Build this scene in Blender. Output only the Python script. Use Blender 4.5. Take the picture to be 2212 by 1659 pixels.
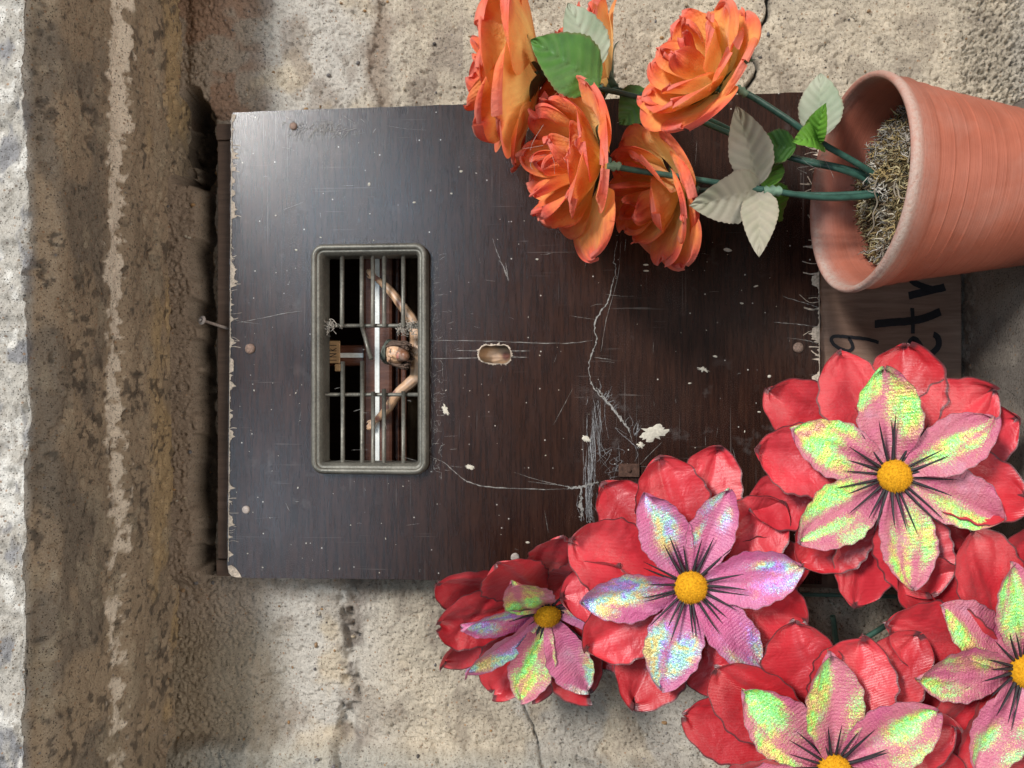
import bpy, math, random
import numpy as np
from mathutils import Vector, Matrix
from mathutils.geometry import tessellate_polygon

for o in list(bpy.data.objects):
    bpy.data.objects.remove(o, do_unlink=True)
scene = bpy.context.scene
COL = scene.collection

# ------------------------------------------------------------------ camera
PITCH = math.radians(4.4)
FPX = 1660.0                       # focal length in pixels of a 2212 px wide frame
CAM = np.array([0.0, -0.5, 0.0])
FWD = np.array([0.0, math.cos(PITCH), math.sin(PITCH)])
RGT = np.array([0.0, math.sin(PITCH), -math.cos(PITCH)])   # the phone was held on its side
UPV = np.array([1.0, 0.0, 0.0])
DWN = -UPV
BCK = -FWD
cd = bpy.data.cameras.new('camera')
cd.sensor_width = 36.0
cd.lens = 36.0 * FPX / 2212.0
cd.clip_start = 0.01
cd.clip_end = 100.0
cam = bpy.data.objects.new('camera', cd)
COL.objects.link(cam)
M = Matrix(((RGT[0], UPV[0], BCK[0], CAM[0]), (RGT[1], UPV[1], BCK[1], CAM[1]),
            (RGT[2], UPV[2], BCK[2], CAM[2]), (0, 0, 0, 1)))
cam.matrix_world = M
scene.camera = cam

# ------------------------------------------------------------------ light
world = bpy.data.worlds.new('World')
scene.world = world
world.use_nodes = True
bg = world.node_tree.nodes['Background']
bg.inputs[0].default_value = (0.98, 0.97, 0.95, 1)
bg.inputs[1].default_value = 0.14


def area_lamp(name, az, el, dist, sx, sy, power, color):
    a, e = math.radians(az), math.radians(el)
    d = Vector((math.sin(a) * math.cos(e), -math.cos(a) * math.cos(e), math.sin(e)))
    ld = bpy.data.lights.new(name, 'AREA')
    ld.shape = 'RECTANGLE'
    ld.size, ld.size_y = sx, sy
    ld.energy = power
    ld.color = color
    lo = bpy.data.objects.new(name, ld)
    lo.location = d * dist
    lo.rotation_euler = d.to_track_quat('Z', 'Y').to_euler()
    COL.objects.link(lo)


area_lamp('doorway_light', 31, 30, 6.0, 1.5, 0.62, 490, (1.0, 0.97, 0.93))
area_lamp('window_light', 14, 18, 5.0, 1.0, 0.7, 36, (0.62, 0.82, 1.0))
area_lamp('far_opening_light', -11, 24, 4.0, 1.0, 0.8, 16, (0.62, 0.82, 1.0))
area_lamp('low_front_fill', 4, -42, 2.6, 2.2, 1.0, 42, (1.0, 0.93, 0.84))  # added fill lamp, lifts the soffit in place of bounced light

scene.view_settings.view_transform = 'Standard'
scene.view_settings.look = 'None'
scene.view_settings.exposure = 0.0
scene.view_settings.gamma = 1.0
scene.render.resolution_x, scene.render.resolution_y = 1024, 768

# ------------------------------------------------------------------ helpers
rs = np.random.RandomState


def P(u, v, y):
    d = FWD + RGT * (u - 1106) / FPX + UPV * (829.5 - v) / FPX
    return CAM + d * (y + 0.5) / d[1]


def pix(X, Y, Z):
    dx, dy, dz = X, Y + 0.5, Z
    f = dy * FWD[1] + dz * FWD[2]
    return 1106 + FPX * (dy * RGT[1] + dz * RGT[2]) / f, 829.5 - FPX * dx / f


def S(u, v, y):
    return float(np.dot(P(u, v, y) - CAM, FWD)) / FPX


_T = rs(7).rand(8, 256, 256)


def vnoise(x, y, k=0):
    x = np.asarray(x, float); y = np.asarray(y, float)
    xi = np.floor(x).astype(int); yi = np.floor(y).astype(int)
    fx = x - xi; fy = y - yi
    fx = fx * fx * (3 - 2 * fx); fy = fy * fy * (3 - 2 * fy)
    T = _T[k % 8]
    a = T[xi & 255, yi & 255]; b = T[(xi + 1) & 255, yi & 255]
    c = T[xi & 255, (yi + 1) & 255]; d = T[(xi + 1) & 255, (yi + 1) & 255]
    return (a * (1 - fx) + b * fx) * (1 - fy) + (c * (1 - fx) + d * fx) * fy * 1.0


def fbm(x, y, oct=4, k=0):
    s = 0; a = 0.5; n = 0
    for i in range(oct):
        s = s + a * vnoise(x * 2 ** i + 17.3 * i, y * 2 ** i + 5.1 * i, k + i); n += a; a *= 0.5
    return s / n


def sstep(a, b, x):
    t = np.clip((np.asarray(x, float) - a) / (b - a), 0, 1)
    return t * t * (3 - 2 * t)


def mesh_np(name, V, F, mat, parent=None, attrs=None, smooth=True, fmat=None):
    """V (n,3); F list of arrays (m,3)/(m,4) or a single array"""
    if not isinstance(F, list):
        F = [F]
    F = [np.asarray(f, np.int32) for f in F if len(f)]
    me = bpy.data.meshes.new(name)
    V = np.asarray(V, np.float32)
    me.vertices.add(len(V)); me.vertices.foreach_set('co', V.ravel())
    nl = sum(f.size for f in F); npoly = sum(len(f) for f in F)
    me.loops.add(nl); me.polygons.add(npoly)
    me.loops.foreach_set('vertex_index', np.concatenate([f.ravel() for f in F]))
    tot = np.concatenate([np.full(len(f), f.shape[1], np.int32) for f in F])
    st = np.concatenate([[0], np.cumsum(tot)[:-1]]).astype(np.int32)
    me.polygons.foreach_set('loop_start', st)
    me.polygons.foreach_set('loop_total', tot)
    me.polygons.foreach_set('use_smooth', np.full(npoly, smooth, bool))
    mats = mat if isinstance(mat, (list, tuple)) else [mat]
    for m in mats:
        me.materials.append(m)
    if fmat is not None:
        me.polygons.foreach_set('material_index', np.asarray(fmat, np.int32))
    for k, a in (attrs or {}).items():
        a = np.asarray(a, np.float32)
        if a.ndim == 1:
            at = me.attributes.new(k, 'FLOAT', 'POINT'); at.data.foreach_set('value', a)
        else:
            if a.shape[1] == 3:
                a = np.concatenate([a, np.ones((len(a), 1), np.float32)], 1)
            at = me.attributes.new(k, 'FLOAT_COLOR', 'POINT'); at.data.foreach_set('color', a.ravel())
    me.update(calc_edges=True)
    me.validate()
    ob = bpy.data.objects.new(name, me)
    COL.objects.link(ob)
    if parent is not None:
        ob.parent = parent
        ob.matrix_parent_inverse = Matrix.Translation(-parent.location) if parent.type == 'EMPTY' else Matrix.Identity(4)
    return ob


def empty(name, loc, label, cat, group=None):
    o = bpy.data.objects.new(name, None)
    o.empty_display_size = 0.01
    o.location = Vector([float(c) for c in loc])
    COL.objects.link(o)
    tag(o, label, cat, group)
    return o


def tag(o, label, cat, group=None, kind=None):
    if label: o['label'] = label
    if cat: o['category'] = cat
    if group: o['group'] = group
    if kind: o['kind'] = kind
    return o


class Acc:
    def __init__(s): s.V = []; s.Q = []; s.T = []; s.n = 0; s.A = {}
    def add(s, V, F, **at):
        V = np.asarray(V, float); F = np.asarray(F, int)
        s.V.append(V)
        (s.Q if F.shape[1] == 4 else s.T).append(F + s.n)
        s.n += len(V)
        for k, a in at.items(): s.A.setdefault(k, []).append(np.asarray(a, float))
    def build(s, name, mat, parent=None, smooth=True):
        F = []
        if s.Q: F.append(np.concatenate(s.Q))
        if s.T: F.append(np.concatenate(s.T))
        return mesh_np(name, np.concatenate(s.V), F, mat, parent,
                       {k: np.concatenate(a) for k, a in s.A.items()}, smooth)


def gridF(nu, nv, wrap_v=False):
    i = np.arange(nu - 1)[:, None]; j = np.arange(nv if wrap_v else nv - 1)[None, :]
    j2 = (j + 1) % nv
    return np.stack([(i * nv + j) + 0 * j2, (i + 1) * nv + j, (i + 1) * nv + j2, i * nv + j2 + 0 * j], -1).reshape(-1, 4)


def crom(pts, n=8):
    p = np.asarray(pts, float)
    p = np.concatenate([[2 * p[0] - p[1]], p, [2 * p[-1] - p[-2]]])
    out = []
    for i in range(1, len(p) - 2):
        for t in np.arange(n) / n:
            a, b, c, d = p[i - 1], p[i], p[i + 1], p[i + 2]
            out.append(.5 * (2 * b + (c - a) * t + (2 * a - 5 * b + 4 * c - d) * t * t + (3 * b - a - 3 * c + d) * t ** 3))
    out.append(p[-2])
    return np.array(out)


def unit(a):
    a = np.asarray(a, float)
    return a / np.linalg.norm(a)


def tube(pts, rad, seg=8, cap=True):
    p = np.asarray(pts, float); n = len(p)
    rad = np.broadcast_to(np.asarray(rad, float), (n,))
    T = np.gradient(p, axis=0); T /= np.linalg.norm(T, axis=1)[:, None] + 1e-12
    a = np.cross(T[0], [0.3, 0.2, 0.93]); a /= np.linalg.norm(a)
    V = []
    th = np.arange(seg) * 2 * math.pi / seg
    for i in range(n):
        a = a - T[i] * np.dot(a, T[i]); a /= np.linalg.norm(a) + 1e-12
        b = np.cross(T[i], a)
        V.append(p[i] + rad[i] * (np.cos(th)[:, None] * a + np.sin(th)[:, None] * b))
    V = np.concatenate(V)
    F = gridF(n, seg, True)
    if cap:
        V = np.concatenate([V, [p[0], p[-1]]]); c0 = n * seg
        j = np.arange(seg); j2 = (j + 1) % seg
        F = np.concatenate([F, np.stack([np.full(seg, c0), j, j2, j2], 1)[:, [0, 1, 2, 2]] * 0 +
                            np.stack([j, j2, np.full(seg, c0), np.full(seg, c0)], 1) * 0 + 0])[:len(F)]
        caps = np.concatenate([np.stack([np.full(seg, c0), j2, j], 1),
                               np.stack([np.full(seg, c0 + 1), (n - 1) * seg + j, (n - 1) * seg + j2], 1)])
        return V, F, caps
    return V, F, np.zeros((0, 3), int)


def add_tube(acc, pts, rad, seg=8, **at):
    V, F, c = tube(pts, rad, seg)
    n0 = acc.n
    atr = {k: np.tile(np.asarray(a, float), (len(V),) + (1,) * np.ndim(a)) if np.ndim(a) else np.full(len(V), a) for k, a in at.items()}
    acc.add(V, F, **atr)
    acc.T.append(c + n0)


def box(name, lo, hi, mat, parent=None, bev=0.0008):
    import bmesh
    bm = bmesh.new()
    bmesh.ops.create_cube(bm, size=1)
    lo = np.array(lo); hi = np.array(hi)
    for v in bm.verts:
        v.co = Vector([float(lo[i] + (v.co[i] + .5) * (hi[i] - lo[i])) for i in range(3)])
    if bev:
        bmesh.ops.bevel(bm, geom=bm.edges[:], offset=bev, segments=2, affect='EDGES', profile=0.5)
    me = bpy.data.meshes.new(name); bm.to_mesh(me); bm.free()
    me.materials.append(mat)
    o = bpy.data.objects.new(name, me); COL.objects.link(o)
    if parent is not None:
        o.parent = parent
        if parent.type == 'EMPTY': o.matrix_parent_inverse = Matrix.Translation(-parent.location)
    return o


# ------------------------------------------------------------------ materials
class MB:
    def __init__(s, name, rough=0.7, spec=0.3, color=(.5, .5, .5)):
        s.m = bpy.data.materials.new(name); s.m.use_nodes = True
        s.nt = s.m.node_tree; s.N = s.nt.nodes; s.L = s.nt.links
        s.b = s.N['Principled BSDF']
        s.b.inputs['Roughness'].default_value = rough
        s.b.inputs['Specular IOR Level'].default_value = spec
        s.b.inputs['Base Color'].default_value = (*color, 1)
        s._tc = None
    def node(s, t, **kw):
        n = s.N.new(t)
        for k, v in kw.items(): setattr(n, k, v)
        return n
    def co(s, scale=(1, 1, 1)):
        if s._tc is None: s._tc = s.node('ShaderNodeTexCoord')
        m = s.node('ShaderNodeMapping'); m.inputs['Scale'].default_value = scale
        s.L.new(s._tc.outputs['Object'], m.inputs[0]); return m.outputs[0]
    def noise(s, scale, detail=4, rough=.6, stretch=(1, 1, 1), dist=0):
        n = s.node('ShaderNodeTexNoise'); n.inputs['Scale'].default_value = scale
        n.inputs['Detail'].default_value = detail; n.inputs['Roughness'].default_value = rough
        n.inputs['Distortion'].default_value = dist
        s.L.new(s.co(stretch), n.inputs['Vector']); return n.outputs[0]
    def vor(s, scale, stretch=(1, 1, 1), out='Distance', feature='F1'):
        n = s.node('ShaderNodeTexVoronoi', feature=feature); n.inputs['Scale'].default_value = scale
        s.L.new(s.co(stretch), n.inputs['Vector']); return n.outputs[out]
    def ramp(s, fac, stops, interp='LINEAR'):
        r = s.node('ShaderNodeValToRGB'); r.color_ramp.interpolation = interp
        e = r.color_ramp.elements
        while len(e) < len(stops): e.new(0.5)
        for i, (p, c) in enumerate(stops):
            e[i].position = p; e[i].color = (*c, 1) if len(c) == 3 else c
        s.L.new(fac, r.inputs[0]); return r.outputs[0]
    def maprange(s, fac, a, b, c=0, d=1):
        r = s.node('ShaderNodeMapRange')
        for i, x in enumerate((a, b, c, d)): r.inputs[1 + i].default_value = x
        s.L.new(fac, r.inputs[0]); return r.outputs[0]
    def mix(s, fac, a, b, mode='MIX'):
        r = s.node('ShaderNodeMix', data_type='RGBA', blend_type=mode)
        for i, x in ((0, fac), (6, a), (7, b)):
            if isinstance(x, (int, float)): r.inputs[i].default_value = x
            elif isinstance(x, tuple): r.inputs[i].default_value = (*x, 1)
            else: s.L.new(x, r.inputs[i])
        return r.outputs[2]
    def math(s, op, a, b=0.0):
        r = s.node('ShaderNodeMath', operation=op)
        for i, x in ((0, a), (1, b)):
            if isinstance(x, (int, float)): r.inputs[i].default_value = x
            else: s.L.new(x, r.inputs[i])
        return r.outputs[0]
    def attr(s, name, out='Color'):
        a = s.node('ShaderNodeAttribute'); a.attribute_name = name; return a.outputs[out]
    def set(s, key, val): s.L.new(val, s.b.inputs[key]); return s
    def bump(s, h, dist=0.001, strength=1.0, prev=None):
        b = s.node('ShaderNodeBump'); b.inputs['Distance'].default_value = dist
        b.inputs['Strength'].default_value = strength
        s.L.new(h, b.inputs['Height'])
        if prev is not None: s.L.new(prev, b.inputs['Normal'])
        s.L.new(b.outputs[0], s.b.inputs['Normal']); return b.outputs[0]


def simple(name, color, rough=.7, spec=.3, var=.25, scale=300, bump=0.0003, metal=0):
    m = MB(name, rough, spec)
    n = m.noise(scale, 4)
    c2 = tuple(x * (1 - var) for x in color); c3 = tuple(min(1, x * (1 + var)) for x in color)
    m.set('Base Color', m.ramp(n, [(.3, c2), (.7, c3)]))
    m.b.inputs['Metallic'].default_value = metal
    if bump: m.bump(m.noise(scale * 2.5, 3), bump, .6)
    return m.m


def plaster(name):
    m = MB(name, .93, .12)
    base = m.attr('col')
    g1 = m.noise(900, 5, .65)
    c = m.mix(1.0, base, m.ramp(g1, [(.28, (.70, .68, .65)), (.5, (1.0, 1.0, 1.0)), (.75, (1.22, 1.21, 1.2))]), 'MULTIPLY')
    # dark pits and little stones
    v = m.vor(420, (1, 1, 1))
    sel = m.vor(420, (1, 1, 1), 'Color')
    sep = m.node('ShaderNodeSeparateColor'); m.L.new(sel, sep.inputs[0])
    rare = m.maprange(sep.outputs[0], .80, .83)
    dot = m.math('MULTIPLY', rare, m.maprange(v, .36, .26))
    stone = m.ramp(sep.outputs[1], [(0, (.05, .045, .045)), (.45, (.20, .14, .09)), (.7, (.30, .17, .09)), (1, (.16, .16, .17))])
    c = m.mix(m.math('MULTIPLY', dot, .75), c, stone)
    v2 = m.vor(1100, (1, 1, 1)); s2 = m.vor(1100, (1, 1, 1), 'Color')
    sp2 = m.node('ShaderNodeSeparateColor'); m.L.new(s2, sp2.inputs[0])
    pit = m.math('MULTIPLY', m.maprange(sp2.outputs[0], .80, .84), m.maprange(v2, .45, .25))
    c = m.mix(m.math('MULTIPLY', pit, .7), c, (.06, .05, .04))
    m.set('Base Color', c)
    b = m.bump(m.noise(1000, 4, .7), .0012, .9)
    m.bump(m.math('SUBTRACT', 1.0, pit), .001, .8, b)
    return m.m


MAT_PLASTER = plaster('lime plaster')


def board_mat():
    m = MB('dark brown laminate', .26, .42)
    grain = m.noise(30, 5, .65, (1.0, 1, 14))
    grain2 = m.noise(160, 4, .6, (1.0, 1, 9))
    c = m.ramp(grain, [(.25, (.010, .0050, .0038)), (.5, (.024, .0100, .0066)), (.75, (.046, .0195, .0120))])
    c = m.mix(.35, c, m.ramp(grain2, [(.35, (.35, .32, .30)), (.65, (1.25, 1.2, 1.2))]), 'MULTIPLY')
    big = m.noise(7, 4, .6)
    fine = m.noise(1500, 3, .7)
    dust = m.math('MULTIPLY', m.maprange(big, .42, .72), m.maprange(fine, .45, .72))
    blot = m.math('MULTIPLY', m.maprange(m.noise(48, 4, .65), .60, .74), m.maprange(m.noise(5.1, 2), .48, .62))
    c = m.mix(m.math('MULTIPLY', dust, .025), c, (.40, .37, .34))
    c = m.mix(m.math('MULTIPLY', blot, .12), c, (.42, .41, .40))
    # tiny flecks
    v = m.vor(330); sc = m.vor(330, out='Color')
    sp = m.node('ShaderNodeSeparateColor'); m.L.new(sc, sp.inputs[0])
    fl = m.math('MULTIPLY', m.maprange(sp.outputs[0], .955, .965), m.maprange(v, .17, .12))
    c = m.mix(m.math('MULTIPLY', fl, .8), c, (.6, .57, .52))
    # hairline scratches, two directions
    s1 = m.noise(9, 3, .5, (1, 1, 120), .6)
    s2 = m.noise(9, 3, .5, (120, 1, 1.5), .6)
    sc1 = m.math('MULTIPLY', m.maprange(s1, .66, .70), m.maprange(m.noise(13, 2), .52, .6))
    sc2 = m.math('MULTIPLY', m.maprange(s2, .67, .71), m.maprange(m.noise(17, 2), .52, .6))
    scr = m.math('MAXIMUM', sc1, sc2)
    c = m.mix(m.math('MULTIPLY', scr, .16), c, (.5, .48, .45))
    m.set('Base Color', c)
    r = m.maprange(m.noise(14, 5, .7, (1, 1, 3)), .3, .7, .15, .25)
    r = m.math('ADD', r, m.math('MULTIPLY', dust, .3))
    m.set('Roughness', r)
    m.bump(m.noise(420, 4, .6, (1, 1, 6)), .00012, .6)
    return m.m


def wood_mat(name, c1, c2, stretch=(1, 1, 12), scale=40, rough=.75, rings=False):
    m = MB(name, rough, .25)
    n = m.noise(scale, 6, .65, stretch, .4)
    c = m.ramp(n, [(.25, tuple(x * .7 for x in c1)), (.5, c1), (.75, c2)])
    d = m.noise(scale * .3, 3)
    c = m.mix(.5, c, m.ramp(d, [(.35, (.6, .57, .55)), (.65, (1.15, 1.1, 1.1))]), 'MULTIPLY')
    m.set('Base Color', c)
    m.bump(m.noise(scale * 5, 4, .6, stretch), .0004, .6)
    return m.m


def terracotta():
    m = MB('terracotta plastic', .55, .35)
    n = m.noise(60, 4, .6, (1, 1, 1))
    # object space of the pot: Z is its axis
    fine = m.noise(30, 3, .6, (.6, .6, 42))
    c = m.ramp(n, [(.3, (.30, .078, .042)), (.7, (.37, .105, .060))])
    c = m.mix(.6, c, m.ramp(fine, [(.35, (.86, .82, .82)), (.65, (1.10, 1.10, 1.12))]), 'MULTIPLY')
    d = m.attr('dust', 'Fac')
    gr = m.noise(500, 4, .7)
    dd = m.math('MULTIPLY', d, m.maprange(gr, .25, .55, .45, 1.0))
    dd = m.math('MAXIMUM', dd, m.math('MULTIPLY', m.maprange(m.noise(26, 4, .65), .46, .76), .22))
    c = m.mix(dd, c, (.46, .37, .32))
    m.set('Base Color', c)
    m.set('Roughness', m.maprange(dd, 0, 1, .5, .95))
    b = m.bump(m.noise(40, 3, .6, (.5, .5, 60)), .00035, .6)
    m.bump(m.math('MULTIPLY', d, gr), .0012, .6, b)
    return m.m


def red_satin():
    m = MB('red satin', .38, .55)
    b = m.b
    col = m.attr('pt')                     # r=t, g=edge, b=rand
    sp = m.node('ShaderNodeSeparateColor'); m.L.new(col, sp.inputs[0])
    c = m.ramp(sp.outputs[2], [(0, (.43, .013, .021)), (1, (.60, .034, .050))])
    n = m.noise(90, 4, .6)
    c = m.mix(.6, c, m.ramp(n, [(.3, (.78, .7, .7)), (.7, (1.15, 1.2, 1.2))]), 'MULTIPLY')
    dust = m.math('MULTIPLY', m.maprange(m.noise(34, 4, .7), .42, .72), m.maprange(m.noise(1800, 2, .6), .35, .65))
    c = m.mix(m.math('MULTIPLY', dust, .34), c, (.55, .22, .22))
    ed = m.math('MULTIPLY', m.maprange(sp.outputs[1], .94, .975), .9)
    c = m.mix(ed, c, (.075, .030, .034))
    m.set('Base Color', c)
    b.inputs['Sheen Weight'].default_value = .3
    b.inputs['Sheen Roughness'].default_value = .35
    b.inputs['Sheen Tint'].default_value = (1, .62, .62, 1)
    w = m.node('ShaderNodeTexWave'); w.inputs['Scale'].default_value = 430
    w.inputs['Distortion'].default_value = .4
    m.L.new(m.co((1, .3, .6)), w.inputs['Vector'])
    bb = m.bump(w.outputs['Fac'], .00015, .5)
    bb = m.bump(m.noise(90, 3, .5, (1, 1, 1), 1.2), .0016, .5, bb)
    bb = m.bump(m.noise(260, 3, .6, (1, 1, 1), .8), .0006, .28, bb)
    return m.m


def iridescent():
    m = MB('iridescent film', .30, .6)
    col = m.attr('pt')
    sp = m.node('ShaderNodeSeparateColor'); m.L.new(col, sp.inputs[0])
    base = m.ramp(m.noise(70, 3, .6), [(.3, (.48, .08, .19)), (.55, (.50, .13, .19)), (.8, (.50, .22, .32))])
    base = m.mix(m.maprange(sp.outputs[2], .35, .65), base, m.ramp(m.noise(60, 3, .6), [(.3, (.52, .08, .22)), (.6, (.52, .15, .30)), (.8, (.50, .26, .42))]))
    # film shimmer painted into the base colour; hue wanders, set per flower
    n = m.noise(52, 3, .55, (1, 1, 1), .5)
    hue = m.math('ADD', n, m.math('MULTIPLY', m.math('SUBTRACT', m.noise(420, 3, .6), .5), .35))
    green = m.ramp(hue, [(.30, (.55, .24, .18)), (.40, (.70, .58, .16)), (.47, (.40, .86, .14)), (.55, (.26, .86, .28)), (.62, (.56, .84, .14)), (.72, (.66, .38, .2))])
    viol = m.ramp(hue, [(.30, (.62, .50, .20)), (.40, (.75, .62, .22)), (.48, (.35, .75, .62)), (.56, (.36, .36, .85)), (.64, (.62, .25, .75)), (.74, (.75, .55, .2))])
    film = m.mix(m.maprange(sp.outputs[2], .35, .65), green, viol)
    # flakes, their glints painted as brighter colour
    fl = m.noise(2100, 2, .7)
    at = [n_ for n_ in m.N if n_.type == 'ATTRIBUTE'][0]
    zone = m.math('ADD', at.outputs['Alpha'], m.math('MULTIPLY', m.math('SUBTRACT', m.noise(60, 3, .6, (1, 1, 1), .7), .5), .9))
    mask = m.math('MULTIPLY', m.maprange(m.math('ADD', fl, m.math('MULTIPLY', m.math('SUBTRACT', zone, .40), .62)), .42, .68), .97)
    film = m.mix(1.0, film, m.ramp(m.noise(1700, 2, .8), [(.36, (.45, .45, .45)), (.5, (1, 1, 1)), (.64, (1.7, 1.7, 1.7))]), 'MULTIPLY')
    c = m.mix(mask, base, film)
    ed = m.math('MULTIPLY', m.maprange(sp.outputs[1], .955, .985), .65)
    c = m.mix(ed, c, (.16, .09, .11))
    m.set('Base Color', c)
    m.set('Metallic', m.math('MULTIPLY', mask, .25))
    m.set('Roughness', m.maprange(mask, 0, 1, .42, .27))
    m.b.inputs['Thin Film Thickness'].default_value = 420
    m.b.inputs['Thin Film IOR'].default_value = 1.6
    # ribbed weave along the petal
    rib = m.math('SINE', m.math('MULTIPLY', sp.outputs[0], 190.0))
    bb = m.bump(rib, .00010, .5)
    bb = m.bump(m.noise(1300, 2, .6), .0006, .9, bb)
    m.bump(m.noise(150, 3, .55, (1, 1, 1), 1.0), .002, .5, bb)
    return m.m


def rose_cloth():
    m = MB('orange rose cloth', .62, .25)
    col = m.attr('pt')
    sp = m.node('ShaderNodeSeparateColor'); m.L.new(col, sp.inputs[0])
    n = m.noise(95, 4, .6)
    k = m.math('ADD', m.math('MULTIPLY', sp.outputs[0], .62), m.math('MULTIPLY', sp.outputs[1], .30))
    k = m.math('ADD', k, m.math('MULTIPLY', m.math('SUBTRACT', n, .5), .55))
    k = m.math('ADD', k, m.math('MULTIPLY', m.math('SUBTRACT', sp.outputs[2], .5), .22))
    c = m.ramp(k, [(.34, (.92, .62, .20)), (.56, (.93, .47, .14)), (.74, (.92, .32, .09)), (.92, (.86, .18, .08)), (1.0, (.82, .14, .10))])
    ed = m.maprange(sp.outputs[1], .80, .97)
    c = m.mix(m.math('MULTIPLY', ed, .6), c, (.82, .13, .085))
    ed2 = m.maprange(sp.outputs[1], .965, .995)
    c = m.mix(m.math('MULTIPLY', ed2, .4), c, (.78, .34, .28))
    m.set('Base Color', c)
    m.b.inputs['Sheen Weight'].default_value = .25
    m.b.inputs['Sheen Tint'].default_value = (1, .7, .6, 1)
    # thin cloth lets some light through
    tr = m.node('ShaderNodeBsdfTranslucent'); m.L.new(c, tr.inputs[0])
    mx = m.node('ShaderNodeMixShader'); mx.inputs[0].default_value = .36
    out = m.N['Material Output']
    m.L.new(m.b.outputs[0], mx.inputs[1]); m.L.new(tr.outputs[0], mx.inputs[2]); m.L.new(mx.outputs[0], out.inputs[0])
    at = [n_ for n_ in m.N if n_.type == 'ATTRIBUTE'][0]
    vein = m.math('SINE', m.math('ADD', m.math('MULTIPLY', at.outputs['Alpha'], 46.0), m.math('MULTIPLY', m.noise(90, 3), 9.0)))
    bb = m.bump(vein, .00016, .5)
    bb = m.bump(m.noise(1600, 2, .5, (1, .2, 1)), .0003, .6, bb)
    m.bump(m.noise(150, 4, .6, (1, 1, 1), .8), .0022, .6, bb)
    return m.m


def leaf_mat(name, c1, c2, dust=0.0):
    m = MB(name, .5, .4)
    col = m.attr('pt')
    sp = m.node('ShaderNodeSeparateColor'); m.L.new(col, sp.inputs[0])
    n = m.noise(80, 4, .6)
    c = m.ramp(n, [(.3, c1), (.7, c2)])
    vein = m.math('SINE', sp.outputs[2])
    c = m.mix(.3, c, m.ramp(m.maprange(vein, -1, 1), [(0, (.6, .62, .55)), (1, (1.15, 1.15, 1.1))]), 'MULTIPLY')
    ed = m.maprange(sp.outputs[1], .90, .99)
    c = m.mix(m.math('MULTIPLY', ed, .5), c, (.16, .10, .05))
    if dust:
        d = m.math('MULTIPLY', m.maprange(m.noise(45, 4, .6), .25, .55), dust)
        c = m.mix(d, c, (.38, .33, .28))
        m.b.inputs['Roughness'].default_value = .8
    m.set('Base Color', c)
    bb = m.bump(vein, .0005, .5)
    m.bump(m.noise(1500, 2, .5, (1, .25, 1)), .0002, .5, bb)
    return m.m


MAT_BOARD = board_mat()
MAT_CRATE = wood_mat('reddish plywood', (.26, .165, .12), (.34, .23, .175), (9, 1, 1), 30)
MAT_CRATE_DARK = wood_mat('dark stained wood', (.105, .066, .046), (.15, .098, .070), (10, 1, 1), 30)
MAT_PLY_EDGE = simple('raw plywood edge', (.46, .36, .27), .85, .2, .35, 500, .0006)
MAT_CHIP = simple('bare chipped wood', (.44, .37, .30), .9, .1, .4, 700, .0005)
MAT_SCRATCH = simple('pale scratch', (.24, .23, .215), .9, .1, .4, 900, 0)
MAT_FIBRE = simple('grey scraped fibre', (.24, .24, .245), .8, .2, .4, 900, 0)
MAT_PAINT = simple('cream paint splash', (.52, .48, .40), .8, .2, .2, 600, .0006)
MAT_NAIL = simple('rusty nail steel', (.20, .135, .105), .7, .4, .5, 900, .0004, .35)
MAT_NAIL_PALE = simple('dusty nail steel', (.36, .31, .28), .8, .3, .3, 900, .0004, .15)
MAT_RUST = simple('rusted iron', (.085, .045, .032), .8, .3, .5, 500, .0005, .3)
MAT_INK = simple('black marker ink', (.012, .012, .016), .6, .4, .3, 300, 0)
MAT_STEM = simple('green plastic stem', (.036, .095, .070), .38, .5, .3, 200, .0002)
MAT_CALYX = simple('dark green plastic', (.035, .085, .045), .48, .45, .35, 160, .0006)
MAT_NODE = simple('pale green plastic', (.16, .26, .18), .45, .45, .25, 300, .0003)
MAT_STAMEN = simple('black stamen cloth', (.020, .017, .021), .6, .4, .4, 500, .0002)
MAT_POLLEN = simple('yellow flock', (.62, .30, .012), .9, .15, .3, 900, .0006)
MAT_DUST = simple('grey dust fluff', (.34, .31, .27), .95, .05, .3, 900, 0)
MAT_WEB = simple('grey cobweb', (.42, .40, .37), .9, .1, .2, 900, 0)
MAT_TERRA = terracotta()
MAT_RED = red_satin()
MAT_IRI = iridescent()
MAT_ROSE = rose_cloth()
MAT_LEAF = leaf_mat('green leaf cloth', (.045, .13, .022), (.085, .21, .035))
MAT_LEAF_BRIGHT = leaf_mat('bright green leaf cloth', (.07, .20, .02), (.13, .30, .035))
MAT_LEAF_PALE = leaf_mat('dusty pale leaf cloth', (.19, .21, .13), (.29, .26, .19), .5)
MAT_LEAF_SILVER = leaf_mat('silvery leaf underside', (.20, .27, .17), (.32, .37, .27), .35)


def metal_mat():
    m = MB('dull brass', .48, .5)
    n = m.noise(55, 5, .65)
    c = m.ramp(n, [(.3, (.080, .078, .068)), (.55, (.14, .135, .115)), (.75, (.21, .205, .18))])
    d = m.math('MULTIPLY', m.maprange(m.noise(700, 3, .6), .45, .70), .40)
    c = m.mix(d, c, (.30, .28, .235))
    m.set('Base Color', c)
    m.b.inputs['Metallic'].default_value = .45
    m.set('Roughness', m.maprange(n, .3, .7, .38, .6))
    m.bump(m.noise(600, 3, .6), .0003, .6)
    return m.m


MAT_BRASS = metal_mat()

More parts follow.
